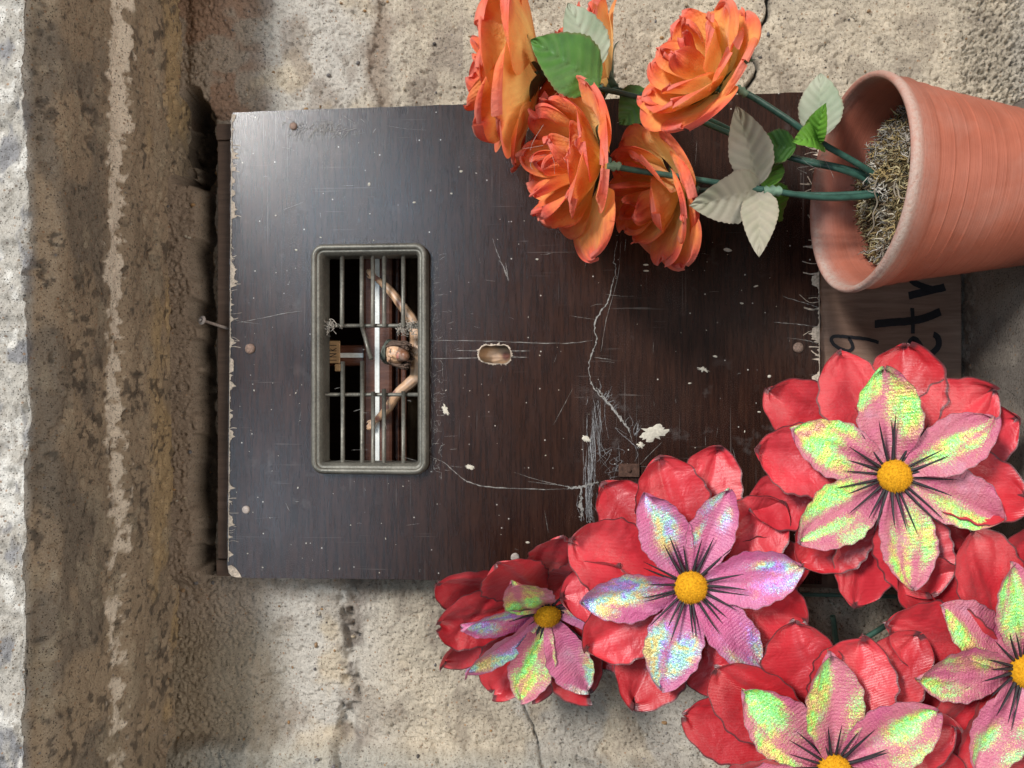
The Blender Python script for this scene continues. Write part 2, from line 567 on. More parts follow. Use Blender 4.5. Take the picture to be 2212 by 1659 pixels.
# ------------------------------------------------------------------ the niche (wall, lintel, ledge)
YW = 0.030
ZC = 0.2838          # height of the soffit where it meets the back wall
ZL = -0.2482         # height of the ledge
CR_X0, CR_X1 = -0.131, 0.1775        # crate, left and right
CR_Z0, CR_Z1 = ZL, 0.2415


def lerp3(a, b, w):
    return a + (np.asarray(b) - a) * np.asarray(w)[:, None]


def polydist(u, v, pts):
    d = np.full(u.shape, 1e9)
    for (x0, y0), (x1, y1) in zip(pts[:-1], pts[1:]):
        dx, dy = x1 - x0, y1 - y0
        t = np.clip(((u - x0) * dx + (v - y0) * dy) / (dx * dx + dy * dy), 0, 1)
        d = np.minimum(d, np.hypot(u - x0 - t * dx, v - y0 - t * dy))
    return d


def build_wall():
    st = 0.00085
    xs = np.concatenate([np.arange(-1.0, -.34, .004), np.arange(-0.34, 0.34, st), np.arange(.34, 1.0, .004)])
    zs = np.concatenate([np.arange(ZL - .6, ZL - .06, .004), np.arange(ZL - .06, ZC + .03, st)])
    X, Z = np.meshgrid(xs, zs, indexing='ij')
    sh = X.shape
    x, z = X.ravel(), Z.ravel()
    u, v = pix(x, YW, z)
    uw = u + 14 * (fbm(u / 40, v / 40, 3, 1) - .5) * 2
    vw = v + 14 * (fbm(u / 40, v / 40, 3, 4) - .5) * 2
    h = np.zeros_like(u)                       # towards the viewer
    h += .010 * (fbm(u / 260, v / 260, 3, 2) - .5)
    h += .0030 * (fbm(u / 60, v / 60, 3, 3) - .5)
    g = fbm(u / 4.2, v / 4.2, 2, 5)
    rough = .0012 + .0042 * sstep(2020, 2120, uw) * (v < 700) + .0008 * sstep(.5, .65, fbm(u / 150, v / 150, 2, 6))
    h += rough * (g - .5) * 1.7
    h -= .0016 * sstep(.74, .86, vnoise(u / 8, v / 8, 2))
    top = v < 700
    # crack in the right-hand wall, and the wide joint to the left of the box
    d = polydist(u + 7 * (vnoise(u / 14, v / 14, 1) - .5), v, [(1668, -60), (1655, 40), (1620, 105), (1638, 150), (1610, 195), (1622, 250)])
    crack = sstep(5.5, 1.5, d)
    h -= .006 * crack
    joint = sstep(26, 6, np.abs(uw - 752 - 10 * np.sin(v / 70))) * (v > 1240) * sstep(.35, .55, fbm(u / 30, v / 30, 3, 6))
    h -= .007 * joint
    blk = sstep(640, 610, np.abs(uw - 660) * 10) * 0
    # second joint in the wall on the right
    d2 = polydist(uw, vw, [(815, -60), (822, 60), (812, 150), (835, 240)])
    j2 = sstep(16, 4, d2)
    h -= .003 * j2
    # hairline cracks low on the left
    d3 = np.minimum(polydist(u + 6 * (vnoise(u / 16, v / 16, 3) - .5), v, [(1040, 1390), (1075, 1450), (1110, 1480), (1150, 1570), (1180, 1660)]),
                    polydist(u, v + 5 * (vnoise(u / 12, v / 12, 3) - .5), [(1245, 1630), (1330, 1655), (1420, 1690)]))
    hair = sstep(3.2, 1.0, d3)
    h -= .003 * hair
    # plaster fillet under the soffit, broken away above the box
    edge = 438 + 22 * (fbm(u / 40, v / 40, 3, 2) - .5) * 2 - 30 * sstep(420, 380, v)
    band = sstep(edge + 6, edge - 6, uw) * (v > 380) * sstep(1270, 1225, v)
    h += .014 * band
    gap = sstep(4, 14, uw - edge) * sstep(470, 455, uw) * (v > 250) * (v < 1240)
    h -= .010 * gap
    # hollow in the upper right corner
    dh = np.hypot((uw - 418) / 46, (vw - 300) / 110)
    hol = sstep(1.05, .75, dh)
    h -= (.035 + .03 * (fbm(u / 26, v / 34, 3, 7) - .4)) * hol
    lump = sstep(.55, .62, fbm(u / 24 + 3, v / 40, 2, 1)) * hol
    h += .022 * lump
    d4 = polydist(uw, v, [(400, -50), (430, 60), (470, 120), (520, 150), (515, 230)])
    h += .010 * sstep(60, 0, uw - (470 - .2 * (v - 60))) * (v < 240) * sstep(400, 430, u + 0 * v) * .5
    # lower left: a run of smoother render along the foot of the picture
    low = sstep(1575, 1612, vw + .06 * (560 - u)) * sstep(300, 420, u)
    h += .012 * low
    h += .010 * sstep(600, 560, uw + 30 * (fbm(u / 50, v / 50, 3, 3) - .5)) * (v > 1240) * sstep(1360, 1460, v)
    # ----- colour
    n1 = fbm(u / 120, v / 120, 4, 0); n2 = fbm(u / 33, v / 33, 4, 2)
    c = np.tile(np.array([.48, .41, .315]), (len(u), 1))
    c = lerp3(c, [.40, .345, .27], sstep(.42, .6, n1))
    c = lerp3(c, [.53, .46, .36], .6 * sstep(.5, .7, n2))
    grey = sstep(930, 720, uw) * sstep(.36, .56, fbm(u / 80, v / 80, 3, 4) + .12)
    c = lerp3(c, [.45, .43, .40], .75 * grey)
    c = lerp3(c, [.22, .18, .15], .55 * sstep(.54, .70, fbm(u / 70, v / 110, 4, 6)) * (u < 1000))
    c = lerp3(c, [.20, .135, .09], .55 * sstep(36, 5, d2) * (v < 260))
    c = lerp3(c, [.13, .105, .09], .7 * sstep(34, 8, np.abs(uw - 752)) * (v > 1240) * sstep(.4, .6, n2))
    c = lerp3(c, [.23, .19, .15], .45 * sstep(.56, .68, fbm(u / 50 + 40, v / 50, 4, 1)))
    c = lerp3(c, [.05, .045, .04], .9 * np.maximum(crack, hair))
    c = lerp3(c, [.36, .345, .32], .55 * sstep(.46, .60, fbm(u / 90, v / 90, 3, 7)) * (v > 1240) * (u > 1050))
    c = lerp3(c, [.37, .34, .30], .7 * sstep(2140, 2230, uw) * (v < 700))
    shade_dirt = sstep(600, 520, uw)  # dirt, with the soffit's shade put into the wall colour
    c = lerp3(c, [.31, .235, .17], .78 * shade_dirt)
    c = lerp3(c, [.26, .12, .065], .5 * shade_dirt * sstep(.5, .62, fbm(u / 60, v / 60, 3, 5)) * (v < 260))
    c = lerp3(c, [.29, .22, .165], .7 * band)
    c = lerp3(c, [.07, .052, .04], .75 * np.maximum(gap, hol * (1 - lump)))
    c = lerp3(c, [.30, .245, .17], .6 * sstep(1290, 1420, vw) * sstep(660, 560, uw))
    c = lerp3(c, [.36, .345, .30], .7 * low)
    under = sstep(1310, 1255, vw) * (v > 1240) * (u > 480)  # board's cast shadow beside it, painted into the wall colour
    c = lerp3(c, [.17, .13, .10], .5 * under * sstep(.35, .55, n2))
    V = np.stack([x, YW - h, z], 1)
    F = gridF(*sh)
    fc = V[F].mean(1)
    ins = (fc[:, 0] > CR_X0 + .003) & (fc[:, 0] < CR_X1 - .003) & (fc[:, 2] < CR_Z1 - .003)
    F = F[~ins]
    used = np.zeros(len(V), bool); used[F.ravel()] = True
    idx = np.cumsum(used) - 1
    # face the viewer
    F = idx[F][:, ::-1] if False else idx[F]
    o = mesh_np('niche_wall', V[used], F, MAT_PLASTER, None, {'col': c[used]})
    q = rs(91); a = Acc()
    fbw = V.reshape(sh[0], sh[1], 3); cw = []
    for i in range(1500):
        ix, iz = q.randint(170, sh[0] - 170), q.randint(140, sh[1] - 5)
        p = fbw[ix, iz]; uu, vv = pix(p[0], p[1], p[2])
        if CR_X0 - .004 < p[0] < CR_X1 + .004 and p[2] < CR_Z1 + .004: continue
        r_ = .0004 + .0013 * q.rand() ** 2.5
        th = np.linspace(0, math.pi, 5); ph_ = np.arange(7) * 2 * math.pi / 7
        T2, P2 = np.meshgrid(th, ph_, indexing='ij')
        D_ = np.stack([np.sin(T2) * np.cos(P2), np.cos(T2), np.sin(T2) * np.sin(P2)], -1).reshape(-1, 3)
        D_ = D_ * (1 + .25 * (q.rand(len(D_), 1) - .5)) * (r_ * q.uniform(.6, 1.3, 3))
        col_ = [(.17, .16, .16), (.30, .20, .12), (.36, .22, .11), (.40, .33, .24), (.10, .09, .085), (.47, .42, .34)][q.randint(6)]
        a.add(p + [0, -r_ * .1, 0] + D_, gridF(5, 7, True), col=np.tile(col_, (len(D_), 1)))
    pb_ = a.build('embedded_pebbles', MAT_PLASTER, o); pb_['kind'] = 'stuff'
    tag(o, 'cream gritty lime-plastered back wall of the niche around the dark board', 'wall')


build_wall()


def build_lintel():
    # soffit: from the back wall out to the ragged arris, then the face of the wall above it
    st = 0.0011
    xs = np.concatenate([np.arange(-1.0, -.36, .004), np.arange(-0.36, 0.36, st), np.arange(.36, 1.0, .004)])
    YF = -0.108
    n1 = 170; n2 = 150
    x, k = np.meshgrid(xs, np.arange(n1 + n2), indexing='ij')
    sh = x.shape
    x = x.ravel(); k = k.ravel()
    so = k < n1
    t = np.where(so, k / (n1 - 1), (k - n1 + 1) / n2)
    ragged = .0032 * (fbm(x * 60, x * 13, 4, 1) - .5) * 2
    y = np.where(so, YW + .02 + (YF + ragged - YW - .02) * t, YF + ragged)
    z = np.where(so, ZC, ZC + .11 * t + .6 * t ** 8)
    # shape of the soffit: an older arris runs along its middle, the inner band is a little lower
    s = (y - YW) / (YF - YW)
    px = x * 1000; py = y * 1000
    mid = .47 + .035 * (fbm(px / 60, px / 200, 3, 3) - .5) * 2
    dz = np.zeros_like(x)
    dz -= .0045 * sstep(mid + .05, mid - .05, s)
    dz += .006 * (fbm(px / 90, py / 60, 3, 0) - .5) + .0020 * (fbm(px / 22, py / 16, 3, 2) - .5)
    dz += .0010 * (fbm(px / 3, py / 3, 2, 5) - .5)
    dz += .0018 * sstep(.76, .86, vnoise(px / 5, py / 4, 3))
    holes = .3 * sstep(.70, .76, fbm(px / 14, py / 10, 3, 6)) * sstep(.55, .2, s)
    dz += .010 * holes
    rnd = sstep(.86, 1.0, s) * so * .009
    front = (.005 * (fbm(px / 40, z * 1000 / 40, 3, 1) - .5) + .0042 * (fbm(px / 10, z * 1000 / 14, 4, 4) - .5) + .0018 * (fbm(px / 4, z * 1000 / 4, 3, 6) - .5))
    Y = np.where(so, y, y - front * 1.6)
    Zz = np.where(so, z + dz + rnd, z + .009 * (1 - t) ** 8)
    # colour
    c = np.tile(np.array([.38, .295, .21]), (len(x), 1))
    n1c = fbm(px / 70, py / 30, 4, 2); n2c = fbm(px / 22, py / 14, 4, 5)
    c = lerp3(c, [.32, .25, .18], sstep(.4, .6, n1c))
    c = lerp3(c, [.17, .148, .125], .65 * sstep(.47, .62, fbm(px / 45, py / 26, 4, 7)) * sstep(.5, .66, s))
    ochre = sstep(.34, .22, s + .10 * (n2c - .5)) * sstep(.44, .58, fbm(px / 55, py / 30, 3, 1))
    c = lerp3(c, [.47, .34, .19], .8 * ochre)
    c = lerp3(c, [.07, .058, .05], .7 * sstep(.60, .68, fbm(px / 6, py / 5, 3, 1)) * sstep(.42, .6, fbm(px / 40, py / 25, 3, 3)))
    c = lerp3(c, [.10, .085, .07], .8 * sstep(.80, .88, vnoise(px / 3.2, py / 2.6, 4)))
    c = lerp3(c, [.46, .39, .29], .4 * sstep(.6, .72, n2c))
    # lime run
    wid = .022 + .045 * (fbm(px / 34, px / 90, 3, 4) - .35) + .035 * sstep(.10, .30, x)
    cen = mid + .045 + .02 * np.sin(px / 45)
    rag = fbm(px / 5, py / 5, 4, 0) - .5
    lime = sstep(.018, -.006, np.abs(s - cen) - wid - .14 * rag)
    lime *= sstep(.28, .42, fbm(px / 10 + 9, py / 12, 4, 3) + .22 * sstep(-.12, .1, x))
    c = lerp3(c, [.80, .70, .58], .92 * lime)
    fr = sstep(.955, 1.0, s) * so
    cf = np.tile(np.array([.42, .395, .355]), (len(x), 1))
    zz = z * 1000
    cf = lerp3(cf, [.22, .22, .235], .85 * sstep(.5, .68, fbm(px / 18, zz / 12, 4, 2)))
    cf = lerp3(cf, [.60, .58, .54], sstep(.55, .68, fbm(px / 12, zz / 12, 3, 4)))
    fm = np.where(so, fr, 1.0)
    c = c * (1 - fm[:, None]) + cf * fm[:, None]
    V = np.stack([x, Y, Zz + 0.0], 1)
    V[so, 2] -= (.0008 * lime)[so]
    F = gridF(*sh)[:, ::-1]
    o = mesh_np('niche_lintel', V, F, MAT_PLASTER, None, {'col': c})
    tag(o, 'sooty brown underside of the niche top with a ragged white lime run', 'lintel')


build_lintel()


def build_ledge():
    st = 0.0012
    xs = np.concatenate([np.arange(-1.0, -.36, .004), np.arange(-0.36, 0.1575, st)]); ys = np.arange(-.122, YW + .01, st)
    X, Y = np.meshgrid(xs, ys, indexing='ij')
    sh = X.shape; x = X.ravel(); y = Y.ravel()
    px, py = x * 1000, y * 1000
    z = ZL + .0006 * (fbm(px / 5, py / 5, 3, 1) - .5) + .001 * (fbm(px / 50, py / 50, 3, 2) - .5)
    z += .0018 * sstep(.5, .7, fbm(px / 5, py / 4, 3, 3)) * sstep(-.012, .004, y)
    c = np.tile(np.array([.235, .205, .175]), (len(x), 1))
    c = lerp3(c, [.17, .15, .13], sstep(.4, .65, fbm(px / 60, py / 30, 4, 3)))
    c = lerp3(c, [.30, .265, .22], .5 * sstep(.5, .7, fbm(px / 16, py / 40, 4, 5)))
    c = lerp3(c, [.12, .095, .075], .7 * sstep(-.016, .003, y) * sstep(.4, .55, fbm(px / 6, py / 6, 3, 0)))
    # front edge turned down
    V = np.stack([x, y, z], 1)
    fx = xs; n = len(xs)
    V2 = np.stack([np.r_[fx, fx], np.r_[np.full(n, -.1225), np.full(n, -.1225)], np.r_[np.full(n, ZL - .002), np.full(n, ZL - .6)]], 1)
    F = gridF(*sh)
    i = np.arange(n - 1); b = len(V)
    F2 = np.stack([b + i, b + n + i, b + n + i + 1, b + i + 1], 1)
    first = np.arange(n) * sh[1]
    F3 = np.stack([first[:-1], b + i, b + i + 1, first[1:]], 1)
    c2 = np.tile(np.array([.30, .27, .24]), (2 * n, 1))
    # right-hand end of the ledge
    m_ = sh[1]; last = (n - 1) * m_ + np.arange(m_)
    V3 = V[last].copy(); V3[:, 2] = ZL - .6; V3[:, 0] += .001
    b3 = b + len(V2); k = np.arange(m_ - 1)
    F4 = np.stack([last[:-1], last[1:], b3 + k + 1, b3 + k], 1)
    c3 = np.tile(np.array([.24, .22, .20]), (m_, 1))
    o = mesh_np('niche_ledge', np.concatenate([V, V2, V3]), np.concatenate([F, F2, F3, F4]), MAT_PLASTER, None, {'col': np.concatenate([c, c2, c3])})
    tag(o, 'smooth grey concrete ledge under the wooden box and the terracotta pot', 'ledge')


build_ledge()

# ------------------------------------------------------------------ the shrine box
box_root = empty('shrine_box', ((CR_X0 + CR_X1) / 2, .06, ZL),
                 'wooden shrine box with a scratched dark brown front board and small grille window', 'box')
YB = 0.118
YC = 0.006
ZLOW = -0.135                      # top of the lower front panel (behind the board)
WZ0, WZ1 = P(940, 800, YC)[2], P(665, 800, YC)[2]
WX0, WX1 = P(800, 1035, YC)[0], P(800, 515, YC)[0]
box('back_panel', (CR_X0 + .012, YB, CR_Z0 + .012), (CR_X1 - .012, YB + .008, CR_Z1 - .012), MAT_CRATE_DARK, box_root)
box('side_panel', (CR_X0, YC + .001, CR_Z0 + .001), (CR_X0 + .011, YB + .008, CR_Z1), MAT_CRATE_DARK, box_root)
box('side_panel', (CR_X1 - .011, YC + .001, CR_Z0 + .001), (CR_X1, YB + .008, CR_Z1), MAT_CRATE_DARK, box_root)
box('top_panel', (CR_X0 + .0115, YC + .002, CR_Z1 - .011), (CR_X1 - .0115, YB + .007, CR_Z1 - .0005), MAT_CRATE_DARK, box_root)
box('bottom_panel', (CR_X0 + .0115, YC + .002, CR_Z0 + .001), (CR_X1 - .0115, YB + .007, CR_Z0 + .011), MAT_CRATE, box_root)
box('upper_rail', (CR_X0 + .0115, YC + .0005, .214), (CR_X1 - .0115, YC + .009, CR_Z1 - .012), MAT_CRATE_DARK, box_root)
lower = box('lower_front_panel', (CR_X0 + .0117, YC + .0003, CR_Z0 + .0018), (CR_X1 - .0117, YC + .009, ZLOW), MAT_CRATE, box_root)
lower['label'] = 'bare plywood lower panel marked in black handwriting'


def ribbon(pts, width, y, n=8, jitter=0, seed=0, taper=False):
    """flat strip in the plane of the board; pts and width in photo pixels"""
    p = crom(pts, n) if n > 1 else np.asarray(pts, float)
    r = rs(seed)
    if jitter: p = p + r.normal(size=p.shape) * jitter
    T = np.gradient(p, axis=0); T /= np.linalg.norm(T, axis=1)[:, None] + 1e-9
    N = np.stack([-T[:, 1], T[:, 0]], 1)
    w = np.broadcast_to(np.asarray(width, float), (len(p),)).copy() / 2
    if taper: w *= .25 + 1.1 * r.rand(len(w)) ** 1.3
    if taper: w *= np.sin(np.linspace(.12, math.pi - .12, len(p))) ** .6
    A = p + N * w[:, None]; B = p - N * w[:, None]
    V = np.array([P(a[0], a[1], y) for q in zip(A, B) for a in q])
    return V, gridF(len(p), 2)


def cc(pts):
    return [(1700.7 + a * .2312, 548.6 + b * .2312) for a, b in pts]


def letter(name, strokes):
    a = Acc()
    for i, (pts, w) in enumerate(strokes):
        V, F = ribbon(cc(pts), w * .2312, YC - .0003 - .00006 * i, 8, .25, i)
        a.add(V, F)
    o = a.build('marker_letter', MAT_INK, lower, False)
    return o


letter('r', [([(1132, 390), (1300, 350), (1474, 310)], 72), ([(1122, 205), (1180, 262), (1260, 300), (1360, 330)], 58)])
letter('t', [([(815, 655), (960, 640), (1130, 628), (1280, 600), (1432, 540)], 74), ([(1166, 505), (1172, 620), (1174, 745)], 36)])
letter('e', [([(1262, 905), (1225, 835), (1180, 795), (1142, 850), (1148, 925), (1200, 962), (1280, 958), (1370, 910), (1415, 850), (1405, 780), (1365, 750)], 56)])
letter('o', [([(895, 938), (985, 945), (1080, 990), (1135, 1060), (1120, 1130), (1040, 1190), (940, 1180), (880, 1110), (880, 1000), (900, 945)], 64)])
letter('9', [([(852, 825), (740, 795), (600, 778), (450, 768), (412, 800), (440, 850), (510, 890), (575, 905), (612, 870), (590, 810), (570, 785)], 32)])
letter('3', [([(458, 1052), (492, 980), (545, 1050), (590, 1100), (625, 1112), (650, 1070), (680, 1062)], 30), ])

# front board -------------------------------------------------------
r = rs(3)


def edge_pts(a, b, n, amp, seed):
    q = rs(seed); t = np.linspace(0, 1, n, endpoint=False)
    p = np.array(a)[None] * (1 - t)[:, None] + np.array(b)[None] * t[:, None]
    d = np.array(b, float) - np.array(a); d /= np.linalg.norm(d)
    nn = np.array([-d[1], d[0]])
    j = (q.rand(n) - .5) * 2 * amp; j[0] = 0
    return p + nn * j[:, None]


outer = np.concatenate([
    edge_pts((503, 243), (1768, 198), 40, .8, 1), edge_pts((1770, 200), (1775, 1262), 120, 2.2, 2),
    edge_pts((1775, 1262), (512, 1248), 40, .8, 3), np.array([(500, 1245), (494, 1238), (491.5, 1226)]),
    edge_pts((491, 1215), (499, 246), 120, 1.3, 4)])
win = np.array([(692, 540), (913, 540), (913, 1010), (692, 1010)])
hole = np.array([(1033, 768), (1035, 757), (1040, 749), (1050, 745), (1060, 747), (1070, 745), (1081, 746), (1090, 745), (1097, 749),
                 (1102, 757), (1104, 768), (1102, 777), (1096, 783), (1088, 786), (1079, 785), (1068, 786), (1056, 784), (1045, 782), (1037, 777)], float)
TH = 0.0055


def plate(loops, y0, y1, name, mats, parent):
    vs = [np.array([P(a, b, 0.0) for a, b in lp]) for lp in loops]
    tri = tessellate_polygon([[Vector((p[0], p[2], 0)) for p in l] for l in vs])
    A = np.concatenate(vs); A = A.copy(); A[:, 1] = y0
    B = A.copy(); B[:, 1] = y1
    n = len(A)
    tri = np.array(tri)
    e = A[tri]; nrm = np.cross(e[:, 1] - e[:, 0], e[:, 2] - e[:, 0])[:, 1]
    tri[nrm > 0] = tri[nrm > 0][:, ::-1]
    Q = []; off = 0
    for l in vs:
        k = len(l); i = np.arange(k); j = (i + 1) % k
        Q.append(np.stack([off + i, off + j, n + off + j, n + off + i], 1)); off += k
    Q = np.concatenate(Q)
    fm = np.r_[np.zeros(len(tri) * 2), np.ones(len(Q))]
    return mesh_np(name, np.concatenate([A, B]), [np.concatenate([tri, n + tri[:, ::-1]]), Q], mats, parent, None, False, fm)


board = plate([outer, win, hole], 0.0, TH, 'front_board', [MAT_BOARD, MAT_PLY_EDGE], box_root)
board['label'] = 'dark brown scratched front board with a cut window'


# bare wood along the chipped edges
def chipped(v0, v1, ufun, sgn, n, seed, big):
    q = rs(seed); vv = np.linspace(v0, v1, n)
    w = 1.2 + 2.2 * q.rand(n) ** 3 + big * (q.rand(n) > .90) * q.rand(n) + (big * .8) * sstep(.6, .8, vnoise(vv / 13, vv * 0 + seed, 3))
    A = np.stack([ufun(vv), vv], 1); B = A + np.stack([sgn * w, 0 * w], 1)
    V = np.array([P(a[0], a[1], -.00035) for p in zip(A, B) for a in p])
    return V, gridF(n, 2)


a = Acc()
a.add(*chipped(247, 1213, lambda v: 500.3 - 8 * (v - 243) / 980, 1, 330, 1, 9))
a.add(*chipped(210, 900, lambda v: 1768 + 5 * (v - 200) / 1060, -1, 240, 2, 18))
q = rs(8)
for i in range(70):                       # splinters at the lower edge and the upper edge
    if q.rand() < .55:
        v = q.uniform(230, 830); L = q.uniform(4, 42); u0 = 1769
        V, F = ribbon([(u0, v), (u0 - L * .5, v + q.normal() * 3), (u0 - L, v + q.normal() * 7)], q.uniform(.6, 2.6), -.0003, 3, 0, i, False)
    else:
        v = q.uniform(250, 1200); L = q.uniform(4, 26); u0 = 499.5 - 8 * (v - 243) / 980
        V, F = ribbon([(u0, v), (u0 + L * .5, v + q.normal() * 1.5), (u0 + L, v + q.normal() * 3)], q.uniform(.5, 1.6), -.0003, 3, 0, i, False)
    a.add(V, F)
corner = np.array([(491.8, 1222), (500, 1221), (508, 1226), (516, 1236), (522, 1247.5), (511, 1247), (500, 1244), (494, 1237)])
V = np.array([P(x, y, -.0004) for x, y in corner])
a.add(np.concatenate([V, V[:1] * 0 + V.mean(0)]), np.array([(8, i, (i + 1) % 8) for i in range(8)]))
o = a.build('chipped_edge', MAT_CHIP, board, False)
o['kind'] = 'stuff'

# torn rim of the knocked-out hole
a = Acc()
q = rs(5)
hl = np.concatenate([np.linspace(hole[i], hole[(i + 1) % len(hole)], 5, endpoint=False) for i in range(len(hole))])
ctr = hole.mean(0); n = len(hl)
out = hl + (hl - ctr) / np.linalg.norm(hl - ctr, axis=1)[:, None] * (1.0 + 2.4 * q.rand(n) + 5 * (q.rand(n) > .88) * q.rand(n))[:, None]
inn = hl - (hl - ctr) / np.linalg.norm(hl - ctr, axis=1)[:, None] * .6
V = np.concatenate([[P(x, y, -.0008) for x, y in inn], [P(x, y, -.0002) for x, y in out], [P(x, y, .0045) for x, y in inn]])
i = np.arange(n); j = (i + 1) % n
a.add(V, np.concatenate([np.stack([i, n + i, n + j, j], 1), np.stack([2 * n + i, i, j, 2 * n + j], 1)]))
a.build('torn_hole_rim', MAT_CHIP, board, False)

# cracks, scratches
YS = -.00045


def strokes(name, items, mat, parent=board, kind=True):
    a = Acc()
    for k, (pts, w, jit) in enumerate(items):
        V, F = ribbon(pts, w, YS - .00001 * (k % 7), 8, jit, k, True); a.add(V, F)
    o = a.build(name, mat, parent, False)
    if kind: o['kind'] = 'stuff'
    return o


strokes('surface_crack', [
    ([(1332, 520), (1326, 560), (1330, 585), (1322, 620), (1312, 655), (1298, 672), (1284, 700), (1288, 735), (1280, 760), (1272, 790), (1276, 822), (1284, 840), (1300, 858), (1318, 875), (1340, 905), (1358, 930), (1366, 955)], 3.0, .9),
    ([(1286, 838), (1306, 862), (1330, 890), (1350, 915), (1362, 932)], 5.0, 1.6),
    ([(1342, 520), (1334, 600), (1310, 690), (1298, 760)], .9, .3),
    ([(932, 735), (1000, 736), (1060, 737), (1160, 741), (1230, 741), (1280, 735)], 1.5, .3),
    ([(985, 757), (1034, 758)], 1.6, .1), ([(930, 775), (980, 774), (1036, 773)], 1.6, .1),
    ([(1103, 758), (1145, 758)], 1.5, .1), ([(1103, 771), (1140, 772)], 1.5, .1),
    ([(930, 985), (960, 1000), (985, 1022), (1010, 1040), (1050, 1051), (1110, 1055), (1180, 1057), (1240, 1055)], 2.0, .35),
    ([(1110, 1020), (1160, 1036), (1210, 1048), (1245, 1055)], 1.1, .3),
    ([(1140, 1040), (1200, 1047), (1250, 1052)], .9, .3),
    ([(1225, 1056), (1255, 1052), (1275, 1046), (1294, 1042)], 6.5, 1.4),
    ([(1255, 1056), (1254, 1080), (1258, 1100), (1256, 1115)], 7.5, 1.8)], MAT_SCRATCH)

items = []
q = rs(11)
for i in range(95):                        # scraped band across the board
    v0 = q.uniform(855, 1105); L = q.uniform(18, 110)
    c0 = 1290 - 18 * sstep(880, 1000, v0) + q.normal() * 8.5
    items.append(([(c0 + q.normal() * 2, v0), (c0 + q.normal() * 2.5, v0 + L * .5), (c0 + q.normal() * 4, min(1118, v0 + L))], q.uniform(.4, 1.25), .3))
for i in range(26):
    t = q.rand(); u0 = 1290 + 85 * t; v0 = 850 + 95 * t
    items.append(([(u0, v0), (u0 + q.normal() * 4 + 4, v0 - q.uniform(4, 14)), (u0 + q.normal() * 5 + 8, v0 - q.uniform(10, 34))], q.uniform(.4, 1.0), .5))
for i in range(22):                        # curls and loops round the iron tab
    u0, v0 = 1330 + q.normal() * 28, 985 + q.normal() * 24
    items.append(([(u0, v0), (u0 + q.normal() * 14, v0 + q.normal() * 12), (u0 + q.normal() * 26, v0 + q.normal() * 22)], q.uniform(.4, .9), .4))
strokes('scraped_fibres', items, MAT_FIBRE)

items = []
for i in range(150):                       # scuffs along the lower edge of the grille frame
    v0 = q.uniform(540, 1030); u0 = 931 + abs(q.normal()) * 13
    L = q.uniform(2, 16); th = q.choice([0, 0, 1.2, 1.57, -.8]) + q.normal() * .3
    items.append(([(u0, v0), (u0 + L * math.cos(th) * .5, v0 + L * math.sin(th) * .5 + q.normal()), (u0 + L * math.cos(th), v0 + L * math.sin(th))], q.uniform(.25, .85), .2))
for i in range(46):
    items.append(([(931 + q.normal() * .8, q.uniform(560, 1005)) for _ in range(1)][0:1] * 1 + [], 0, 0)) if False else None
for v0 in np.arange(560, 1005, 9):
    if q.rand() < .6:
        items.append(([(931 + q.normal(), v0), (931.5 + q.normal(), v0 + 6), (931 + q.normal(), v0 + 14)], q.uniform(.4, 1.1), .3))
for i in range(70):                        # the rubbed corner above the window
    u0, v0 = 690 + q.normal() * 42, 262 + abs(q.normal()) * 14
    L = q.uniform(6, 40); th = 2.7 + q.normal() * .5
    items.append(([(u0, v0), (u0 + L * math.cos(th) * .5, v0 + L * math.sin(th) * .5 + q.normal() * 1.5), (u0 + L * math.cos(th), v0 + L * math.sin(th))], q.uniform(.4, 1.3), .2))
for i in range(90):                        # all over
    u0, v0 = q.uniform(520, 1750), q.uniform(260, 1230)
    L = q.uniform(4, 30) if q.rand() < .85 else q.uniform(30, 90); th = q.choice([0, 1.57]) + q.normal() * .25
    items.append(([(u0, v0), (u0 + L * math.cos(th) * .5, v0 + L * math.sin(th) * .5 + q.normal() * 1.2), (u0 + L * math.cos(th), v0 + L * math.sin(th))], q.uniform(.3, .9), .1))
items += [([(1064, 515), (1072, 540), (1082, 565)], 1.6, .6), ([(1080, 562), (1088, 580), (1097, 604)], 2.4, 1.0), ([(1092, 568), (1096, 590), (1098, 606)], 1.6, .8),
          ([(502, 700), (560, 688), (620, 676), (652, 672)], 1.3, .3), ([(470 + 32, 688), (520, 694), (560, 700)], .9, .2),
          ([(1690, 640), (1740, 655), (1768, 664)], 1.2, .3), ([(1670, 696), (1720, 700), (1765, 706)], 1.4, .3), ([(1700, 640 + 90), (1740, 735), (1766, 742)], 1.0, .3),
          ([(1366, 1022), (1400, 985), (1430, 955)], 1.0, .2), ([(1378, 1008), (1440, 1007), (1470, 1006)], 1.6, .2)]
strokes('scuff_marks', items, MAT_SCRATCH)

# paint splashes ------------------------------------------------------


def blob(acc, u, v, ru, rv, rot, seed, thick=.0007, n=14, rag=.18):
    q = rs(seed); th = np.arange(n) * 2 * math.pi / n
    k = 1 + rag * (q.rand(n) - .5) * 2
    x = ru * np.cos(th) * k; y = rv * np.sin(th) * k
    X = u + x * math.cos(rot) - y * math.sin(rot); Y = v + x * math.sin(rot) + y * math.cos(rot)
    V = [P(a, b, -.0001) for a, b in zip(X, Y)] + [P(u + (a - u) * .75, v + (b - v) * .75, -thick) for a, b in zip(X, Y)] + [P(u, v, -thick * 1.1)]
    i = np.arange(n); j = (i + 1) % n
    n0 = acc.n
    acc.add(np.array(V), np.stack([i, j, n + j, n + i], 1))
    acc.T.append(np.stack([n + i, n + j, np.full(n, 2 * n)], 1) + n0)


